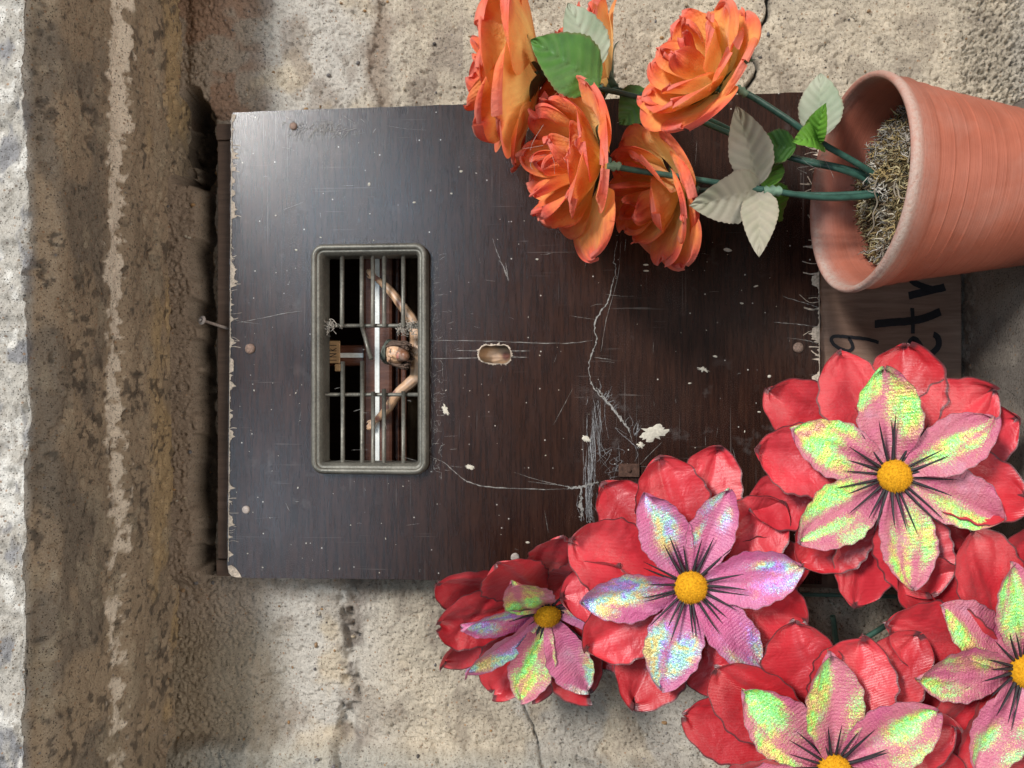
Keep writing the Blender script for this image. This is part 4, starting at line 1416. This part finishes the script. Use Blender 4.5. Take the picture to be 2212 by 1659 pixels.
def flat_petal(c, n, d, s_, L, W, seed, pointed=False, cupk=.1, rise=.15, droop=.3, nu=42, nv=29, wr=1.0, r0=.08):
    """petal from centre c along d, sideways s_, normal n"""
    q = rs(seed)
    t = (1 - (1 - np.linspace(0, 1, nu)) ** 1.6)[:, None]; s = np.sin(np.linspace(-1, 1, nv) * math.pi / 2)[None, :]
    tt = t + 0 * s; ss = s + 0 * t
    if pointed:
        w = np.where(t < .52, .22 + .78 * np.sin(np.clip(t / .52, 0, 1) * math.pi / 2) ** 1.2, np.clip(1 - ((t - .52) / .48) ** 2.1, 0, 1) ** .72)
    else:
        w = np.where(t < .60, .20 + .80 * np.sin(np.clip(t / .60, 0, 1) * math.pi / 2) ** 1.1, np.clip(1 - ((t - .60) / .40) ** 2.2, 0, 1) ** .66)
    asym = q.uniform(-.10, .10)
    scal = 1 + .030 * np.sin(t * q.uniform(44, 56) + q.rand() * 6) + .03 * np.sin(t * q.uniform(17, 25) + q.rand() * 6)
    side = ss * W * w * scal * (1 + asym * ss)
    along = r0 * L + (L - r0 * L) * tt
    tipn = .030 * L * np.sin(ss * q.uniform(8, 12) + q.rand() * 6) * sstep(.75, 1, tt)
    along = along + (0.02 * L * np.abs(ss) * sstep(.7, .95, tt) if not pointed else 0) + tipn * .6
    h = rise * L * tt - droop * L * tt ** 2.2 + cupk * W * ss ** 2 * (.4 + tt)
    # central fold and sharp cloth creases
    fold = q.uniform(.05, .20) * (1 if pointed else 1.2)
    h += fold * W * (np.abs(ss) - .5) * sstep(0, .3, tt)
    h -= .05 * W * np.exp(-(ss / .10) ** 2) * sstep(0, .25, tt) * (1.1 - tt)
    for k in range(3):
        a, b, ph = q.normal() * 4, q.normal() * 2.6, q.rand() * 6.3
        h += wr * W * .028 * np.sin(a * tt + b * ss + ph)
    for k in range(4):
        th_ = q.rand() * math.pi; x0 = q.uniform(-.5, .5)
        dl = (tt - .6) * 2 * math.cos(th_) + ss * math.sin(th_) - x0
        h += wr * W * q.uniform(-.24, .24) * np.where(dl > 0, dl, 0) * sstep(.1, .35, tt)
    for k in range(3):
        th_ = q.normal() * .5 + 1.57; x0 = q.uniform(-.6, .6)
        dl = (tt - .6) * 2 * math.cos(th_) + ss * math.sin(th_) - x0
        h += wr * W * .05 * np.exp(-np.abs(dl) / .06) * sstep(.12, .35, tt) * sstep(1.0, .8, tt) * q.choice([-1, 1])
    tw = q.normal() * .10
    h += tw * side
    V = c + along[..., None] * d + side[..., None] * s_ + h[..., None] * n
    edge = np.maximum(np.abs(ss), 1 - (1 - tt) * 3.3)
    edge = np.where(tt < .25, np.abs(ss) * .97, edge)
    pt = np.stack([tt, edge, np.full(tt.shape, q.rand())], -1).reshape(-1, 3)
    return V.reshape(-1, 3), gridF(nu, nv), pt


def red_flower(u, v, y, n, Ro, Ri, inner, outer_off, seed, label, foot, tone, hub=35, cup_up=0.0):
    q = rs(seed)
    c = P(u, v, y); K = S(u, v, y)
    n, e1, e2 = frame(n, RGT)
    root = empty('red_fabric_flower', foot, label, 'flower', 'red fabric flowers')
    dirv = lambda a: (e1 * math.cos(a) + e2 * math.sin(a), -e1 * math.sin(a) + e2 * math.cos(a))
    # two layers of red petals
    for lay, (cnt, RR, W, dz, rise, droop) in enumerate(((6, 1.06, .275, -.0140, .02 + cup_up, .05), (6, .99, .295, -.0060, .06 + cup_up, .06))):
        for k in range(cnt):
            a = math.radians(outer_off + k * 60 + (30 if lay == 0 else 0) + q.normal() * 4)
            d, s_ = dirv(a)
            L = Ro * K * RR * q.uniform(.93, 1.05)
            V, F, pt = flat_petal(c + n * (dz + .0012 * (k % 2)), n, d, s_, L, W * Ro * K * q.uniform(.92, 1.08), seed * 100 + lay * 10 + k, False, .10, rise, droop)
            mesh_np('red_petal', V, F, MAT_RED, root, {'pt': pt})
    for k, a in enumerate(inner):
        d, s_ = dirv(math.radians(a))
        L = Ri * K * q.uniform(.96, 1.05)
        V, F, pt = flat_petal(c + n * (.0028 + .001 * (k % 2)), n, d, s_, L, .25 * Ri * K * q.uniform(.86, 1.12), seed * 100 + 50 + k, True, .10, .16 + cup_up, .12, r0=.05)
        pt[:, 2] = np.clip(tone + q.normal() * .12, 0, 1)
        T_, S_ = pt[:, 0], np.tile(np.sin(np.linspace(-1, 1, 29) * math.pi / 2), 42)
        z_ = np.zeros(len(pt))
        for j in range(4):
            s0, t0 = q.uniform(-.9, .9), q.uniform(.4, .98); w_s, w_t = q.uniform(.18, .50), q.uniform(.18, .45)
            z_ = np.maximum(z_, q.uniform(.5, 1.0) * np.exp(-((S_ - s0 - .5 * (T_ - t0)) / w_s) ** 2 - ((T_ - t0) / w_t) ** 2))
        pt = np.concatenate([pt, (z_ * q.uniform(.75, 1.35))[:, None]], 1)
        mesh_np('iridescent_petal', V, F, MAT_IRI, root, {'pt': pt})
    # stamens
    a_ = Acc()
    for k in range(24):
        a = 2 * math.pi * (k + q.rand() * .8) / 24
        d, s_ = dirv(a); L = Ri * K * q.uniform(.36, .50); w = K * q.uniform(4.6, 7.0)
        t = np.linspace(0, 1, 7)
        mid = c + n * (.0042) + (K * 14 + L * t)[:, None] * d + (n * .0085)[None] * (t ** 1.1 * q.uniform(.35, 1.2))[:, None] + s_ * (q.normal() * K * 5) * (t ** 2)[:, None]
        add_tube(a_, mid, w * (1 - t) ** .6 * .62 + .00008, 5)
    a_.build('stamens', MAT_STAMEN, root)
    # flocked button
    a_ = Acc(); R = hub * K
    th = np.linspace(0, math.pi * .62, 12); ph = np.arange(28) * 2 * math.pi / 28
    T, Ph = np.meshgrid(th, ph, indexing='ij')
    Dl = np.stack([np.sin(T) * np.cos(Ph), np.sin(T) * np.sin(Ph), np.cos(T) * .72], -1).reshape(-1, 3)
    cb = c + n * .0052
    a_.add(cb + R * (Dl[:, :1] * e1 + Dl[:, 1:2] * e2 + Dl[:, 2:] * n), gridF(12, 28, True))
    for k in range(900):
        z = 1 - q.rand() * 1.05; w = q.rand() * 6.283; s = math.sqrt(max(0, 1 - z * z))
        dd = s * math.cos(w) * e1 + s * math.sin(w) * e2 + z * .75 * n
        p0 = cb + R * .97 * dd; dr = unit(dd + q.normal(size=3) * .35); sd = unit(np.cross(dr, q.normal(size=3))) * .00013
        p1 = p0 + dr * q.uniform(.0006, .0015)
        a_.T.append(np.array([[0, 1, 2]]) + a_.n); a_.V.append(np.array([p0 - sd, p0 + sd, p1])); a_.n += 3
    a_.build('flocked_centre', MAT_POLLEN, root)
    # stem
    a_ = Acc()
    add_tube(a_, crom([c - n * .006, c - n * .022 + np.array([0, 0, -.004]), np.array([c[0] * .7 + foot[0] * .3, -.004, c[2] * .6 + foot[2] * .4]), np.asarray(foot)], 8), .0013, 8)
    a_.build('stem', MAT_STEM, root)
    return root


FT = lambda x, y: np.array([x, y, ZL + .0004])
red_flower(1923, 1026, -.092, D3(-.10, -.02, 1), 286, 238, [-96, -33, 22, 82, 145, 205], 12, 2, 'red fabric flower with lime shimmer beside the black handwriting, below the pot rim', FT(-.075, -.040), .15)
red_flower(1488, 1262, -.080, D3(-.05, .03, 1), 276, 225, [-116, -70, -12, 48, 105, 172], 20, 3, 'red fabric flower with violet and yellow shimmer overlapping the rusty iron tab corner', FT(-.105, -.030), .72)
red_flower(1180, 1313, -.042, D3(.06, .50, .86), 232, 188, [-165, -115, -20, 62, 108, 155], 5, 4, 'topmost red fabric flower, drooping away from the lower corner of the dark board', FT(-.128, -.022), .50, 30, .34)
red_flower(1795, 1650, -.112, D3(-.10, .10, 1), 300, 246, [-140, -94, -36, 25, 85, 155], 40, 5, 'red fabric flower with strong lime shimmer lying lowest over the plain wall', FT(-.150, -.055), .08)
red_flower(2200, 1440, -.098, D3(.05, .02, 1), 300, 238, [-143, -98, 178, 118, 50, -20], 10, 6, 'red fabric flower with faded pink and lime shimmer close to the ledge', FT(-.120, -.070), .18)
# cut stem showing between the flowers
a = Acc(); foot = FT(-.112, -.014)
add_tube(a, crom([P(1798, 1330, -.028), P(1825, 1398, -.026), (P(1825, 1398, -.026) + foot) / 2, foot], 6), .0016, 8)
o = a.build('cut_stem', MAT_STEM); tag(o, 'bare cut green stem poking up between the red flowers', 'stem')

# roses ----------------------------------------------------------------


def rose(root, u, v, y, n, Rpx, seed, squash=1.0, stray=None):
    q = rs(seed)
    c = P(u, v, y); K = S(u, v, y); R = Rpx * K
    n, e1, e2 = frame(n, UPV)
    # layer: count, half-width(rad), rho_end, z_end, curl, start angle
    layers = [(5, .90, 1.02, .58, .20), (5, .86, .84, .86, .16), (4, .90, .62, 1.02, .10), (3, 1.0, .38, 1.05, .05), (2, 1.3, .20, 1.0, .02)]
    for li, (cnt, hw, rho1, z1, curl) in enumerate(layers):
        off = q.rand() * 6.28 if not (li == 0 and stray) else math.pi
        for k in range(cnt):
            a0 = off + 2 * math.pi * k / cnt + q.normal() * .14
            big = stray[k] if (li == 0 and stray) else 1.0
            nu, nv = 30, 23
            t = (1 - (1 - np.linspace(0, 1, nu)) ** 1.5)[:, None]; s = np.sin(np.linspace(-1, 1, nv) * math.pi / 2)[None, :]
            tt = t + 0 * s; ss = s + 0 * t
            w = np.where(t < .58, .30 + .70 * np.sin(np.clip(t / .58, 0, 1) * math.pi / 2), np.clip(1 - ((t - .58) / .42) ** 2.6, 0, 1) ** .5)
            ph = a0 + ss * hw / big ** 1.6 * w * q.uniform(.9, 1.12) + .05 * np.sin(tt * 9 + q.rand() * 6) * ss
            te = tt - .03 * ss ** 2 * sstep(.5, 1, tt) + .022 * np.sin(ss * q.uniform(5, 9) + q.rand() * 6) * sstep(.7, 1, tt)
            r1 = rho1 * q.uniform(.88, 1.08) * big; zz1 = z1 * q.uniform(.85, 1.1)
            rho = R * r1 * (.05 + .95 * np.sin(np.clip(te, 0, 1.1) * math.pi / 2) ** .85)
            z = R * zz1 * (te ** 1.25)
            cu = curl * q.uniform(.5, 1.7) * sstep(.60, 1.05, te)
            rho = rho + R * cu * .75; z = z - R * cu * .55
            rf = .034 * R * (sstep(.3, 1, te))
            for j in range(3):
                aa, bb, pp = q.normal() * 4, q.normal() * 4, q.rand() * 6.3
                rho = rho + rf * .8 * np.sin(aa * tt + bb * ss + pp); z = z + rf * .7 * np.sin(bb * tt + aa * ss + pp + 1)
            wv = (.045 if li < 2 else .028) * R * sstep(.45, 1, te) * np.sin(ss * q.uniform(6, 11) + q.rand() * 6)
            rho = rho + wv; z = z + .7 * wv
            for j in range(2):
                x0, sl = q.uniform(-.6, .6), q.uniform(-.6, .6)
                rho = rho - .035 * R * np.exp(-np.abs(ss - x0 - sl * (tt - .5)) / .10) * sstep(.2, .6, tt) * q.choice([-1, 1])
            # edges roll outwards
            roll = sstep(.62, 1, np.abs(ss)) * sstep(.25, .8, tt) * (1 if li < 3 else -.3)
            rho = rho + R * .07 * roll; z = z - R * .05 * roll
            V = c + n * (.0006 * li) + rho[..., None] * (np.cos(ph)[..., None] * e1 + np.sin(ph)[..., None] * e2) * 1.0 + (z * squash)[..., None] * n
            edge = np.maximum(np.abs(ss) * (.55 + .45 * tt), tt)
            pt = np.stack([tt, edge, np.full(tt.shape, q.rand()), ss], -1).reshape(-1, 4)
            mesh_np('rose_petal', V.reshape(-1, 3), gridF(nu, nv), MAT_ROSE, root, {'pt': pt})
    # calyx bulb
    prof = [(0, -.13), (.035, -.13), (.045, -.10), (.09, -.05), (.15, -.01), (.18, .05), (.12, .08)]
    th = np.arange(16) * 2 * math.pi / 16
    V = np.concatenate([c + n * (b * R) + (a * R) * (np.cos(th)[:, None] * e1 + np.sin(th)[:, None] * e2) for a, b in prof])
    mesh_np('calyx', V, gridF(len(prof), 16, True), MAT_CALYX, root)
    for k in range(5):
        a0 = 2 * math.pi * k / 5 + q.rand() * .4
        d = math.cos(a0) * e1 + math.sin(a0) * e2; s_ = -math.sin(a0) * e1 + math.cos(a0) * e2
        t = np.linspace(0, 1, 14)[:, None]; s = np.linspace(-1, 1, 7)[None, :]
        w = .15 * np.sin(np.clip(t * .9 + .12, 0, 1) * math.pi) ** .9 * (1 - .25 * t)
        f = q.uniform(-.25, .9)
        rho = (.10 + .62 * t) * R + 0 * s; z = (.02 + .30 * t * f + .18 * t ** 2 * f - .16 * t ** 4) * R - .05 * R * (1 - s ** 2) * (1 - t)
        V = c + rho[..., None] * d + (s * w * R)[..., None] * s_ + (z - .01 * R)[..., None] * n
        pt = np.stack([t + 0 * s, np.abs(s) + 0 * t, 0 * s + 0 * t], -1).reshape(-1, 3)
        mesh_np('sepal', V.reshape(-1, 3), gridF(14, 7), MAT_CALYX, root, {'pt': pt})
    return c - n * (.13 * R), n, R


def stem(root, pts, rad=.0016, name='stem'):
    a = Acc(); add_tube(a, crom(pts, 10), rad, 10); a.build(name, MAT_STEM, root)


def bead(root, p, d, R):
    a = Acc(); d = unit(d)
    add_tube(a, np.array([p + d * R * x for x in (-1.6, -1.1, -.6, 0, .6, 1.1, 1.6)]), np.array([.7, 1.0, .72, 1.15, .75, 1.0, .65]) * R, 10)
    a.build('stem_joint', MAT_NODE, root)


def leaf(root, base, tip, y0, y1, W, seed, mat, fold=.35, bend=.1, roll=0.0):
    q = rs(seed)
    A = P(*base, y0); B = P(*tip, y1)
    d = B - A; L = np.linalg.norm(d); d /= L
    n = unit(BCK - d * np.dot(BCK, d)); s_ = np.cross(d, n)
    cr, sr = math.cos(roll), math.sin(roll)
    s2 = s_ * cr + n * sr; n2 = n * cr - s_ * sr
    nu, nv = 36, 15
    t = np.linspace(0, 1, nu)[:, None]; s = np.linspace(-1, 1, nv)[None, :]
    tt = t + 0 * s; ss = s + 0 * t
    w = np.sin(np.clip(t, 0, 1) ** .72 * math.pi) ** .85
    ser = 1 + .07 * (((t * 15) % 1) - .5) * np.abs(ss) ** 3
    Wm = W * S(*base, y0)
    side = ss * w * Wm * ser
    h = fold * np.abs(side) + bend * L * np.sin(tt * math.pi) + .05 * Wm * np.sin(tt * 9 + q.rand() * 6) * ss + .03 * Wm * np.sin(tt * 42 - np.abs(ss) * 8)
    al = L * tt + .08 * Wm * np.abs(ss) * w
    V = A + al[..., None] * d + side[..., None] * s2 + h[..., None] * n2
    pt = np.stack([tt, np.abs(ss) + 0 * tt, tt * 44 - np.abs(ss) * 9], -1).reshape(-1, 3)
    mesh_np('leaf', V.reshape(-1, 3), gridF(nu, nv), mat, root, {'pt': pt})


GR = 'orange fabric roses in the terracotta pot'


def foot(dx, dy): return L2W(dx, dy, mossh(dx, dy) - .004)


def toloc(p):
    q_ = p - pot_c; return np.dot(q_, pa), np.dot(q_, pb)


F1 = P(1925, 390, -.080); F2 = P(1925, 420, -.082)
fA = foot(*toloc(F1)); fB = foot(*toloc(F2)); fC = foot(*[c_ * .9 for c_ in toloc(P(1920, 380, -.075))])

# rose with the long straight stem
rt = empty('orange_rose', fB, 'orange rose with cobwebbed petals on a long straight stem over the dark board', 'flower', GR)
e, n, R = rose(rt, 1298, 345, -.088, D3(-.93, .13, .30), 142, 12, 1.05, [1.10, 1.0, .95, 1.1, 1.0])
stem(rt, [e, P(1330, 360, -.087), P(1480, 384, -.086), P(1640, 408, -.084), P(1790, 428, -.083), F2 + [0, 0, .004], fB])
bead(rt, P(1325, 359, -.087), RGT, .0026)
bead(rt, P(1668, 413, -.084), RGT, .0030)
leaf(rt, (1640, 405), (1490, 445), -.083, -.098, 56, 1, MAT_LEAF_PALE, .25, .06, .5)
leaf(rt, (1640, 400), (1590, 228), -.083, -.096, 45, 2, MAT_LEAF_PALE, .3, .08, .3)
leaf(rt, (1640, 412), (1640, 556), -.083, -.098, 38, 3, MAT_LEAF_PALE, .35, .06, -.3)
leaf(rt, (1655, 412), (1690, 470), -.082, -.062, 42, 4, MAT_LEAF_BRIGHT, .2, .1, .3)
leaf(rt, (1655, 408), (1668, 345), -.082, -.064, 30, 5, MAT_LEAF_BRIGHT, .2, .1, .3)

# rose tucked under it
rt = empty('orange_rose', fB + np.array([.003, .004, 0]), 'small orange rose half closed behind the long stem', 'flower', GR)
e, n, R = rose(rt, 1468, 408, -.058, D3(-.86, .36, .22), 124, 13, 1.05, [1.05, 1.0, 1.1, 1.1, .95])
stem(rt, [e, P(1500, 410, -.059), P(1600, 412, -.066), P(1760, 420, -.076), P(1880, 416, -.080), fB + [.003, .004, 0]], .0013)
bead(rt, P(1497, 410, -.059), RGT, .0024)

# big open rose on the kinked stem
rt = empty('orange_rose', fA, 'large open orange rose with pink rims above the pot', 'flower', GR)
e, n, R = rose(rt, 1546, 186, -.100, D3(-.74, -.42, .50), 130, 19, 1.05)
stem(rt, [e, P(1600, 196, -.098), P(1690, 250, -.092), P(1770, 306, -.086), P(1850, 352, -.083), F1 + [0, 0, .004], fA])
bead(rt, P(1602, 197, -.098), D3(.8, .6, 0), .0022)
leaf(rt, (1772, 308), (1712, 306), -.087, -.102, 36, 6, MAT_LEAF_BRIGHT, .3, .12, -.2)
leaf(rt, (1768, 300), (1772, 158), -.085, -.082, 46, 7, MAT_LEAF_SILVER, .2, .05, .2)
leaf(rt, (1765, 308), (1785, 222), -.088, -.104, 26, 8, MAT_LEAF_BRIGHT, .5, .1, .9)
leaf(rt, (1720, 318), (1628, 318), -.084, -.078, 36, 9, MAT_LEAF, .3, .1, .2)

# pair at the back
rt = empty('orange_rose', fC, 'orange rose seen edge-on behind the two green leaves', 'flower', GR)
e, n, R = rose(rt, 1316, 182, -.055, D3(-.90, -.28, -.05), 150, 15, .9)
stem(rt, [e, P(1322, 192, -.056), P(1420, 212, -.058), P(1545, 265, -.062), P(1680, 330, -.070), P(1820, 362, -.077), fC], .0015)
bead(rt, P(1400, 206, -.058), RGT, .0021)
leaf(rt, (1296, 186), (1146, 86), -.104, -.118, 64, 10, MAT_LEAF, .2, .06, .1)
leaf(rt, (1290, 150), (1226, 6), -.100, -.108, 52, 11, MAT_LEAF_SILVER, .15, .04, -.2)
stem(rt, [P(1300, 182, -.062), P(1299, 186, -.090), P(1296, 186, -.104)], .0010, 'leaf_stalk')
leaf(rt, (1400, 198), (1338, 270), -.056, -.060, 44, 12, MAT_LEAF, .25, .06, .1)

rt = empty('orange_rose', fC + np.array([-.003, .003, 0]), 'broad orange rose with golden outer petals overhanging the board edge', 'flower', GR)
e, n, R = rose(rt, 1168, 160, -.082, D3(-.95, -.06, -.10), 158, 16, .92)
stem(rt, [e, P(1196, 172, -.081), P(1290, 190, -.072), P(1420, 222, -.066), P(1545, 275, -.068), P(1700, 338, -.074), P(1820, 368, -.079), fC + [-.003, .003, 0]], .0015)

# cobweb threads round the roses and the pot
a = Acc(); q = rs(61)
for (cu, cv, y, su, n) in ((1132, 275, -.012, 13, 22), (1185, 330, -.105, 20, 10), (1765, 345, -.085, 16, 6)):
    for i in range(n):
        p0 = np.array([cu + q.normal() * su, cv + q.normal() * su]); p1 = p0 + q.normal(size=2) * 26; pm = (p0 + p1) / 2 + q.normal(size=2) * 7
        add_tube(a, crom([P(*p0, y + q.normal() * .004), P(*pm, y + q.normal() * .004), P(*p1, y + q.normal() * .004)], 4), .00007, 3)
o = a.build('cobweb', MAT_WEB); tag(o, 'fine grey cobweb threads strung between the orange rose petals', 'cobweb', None, 'stuff')
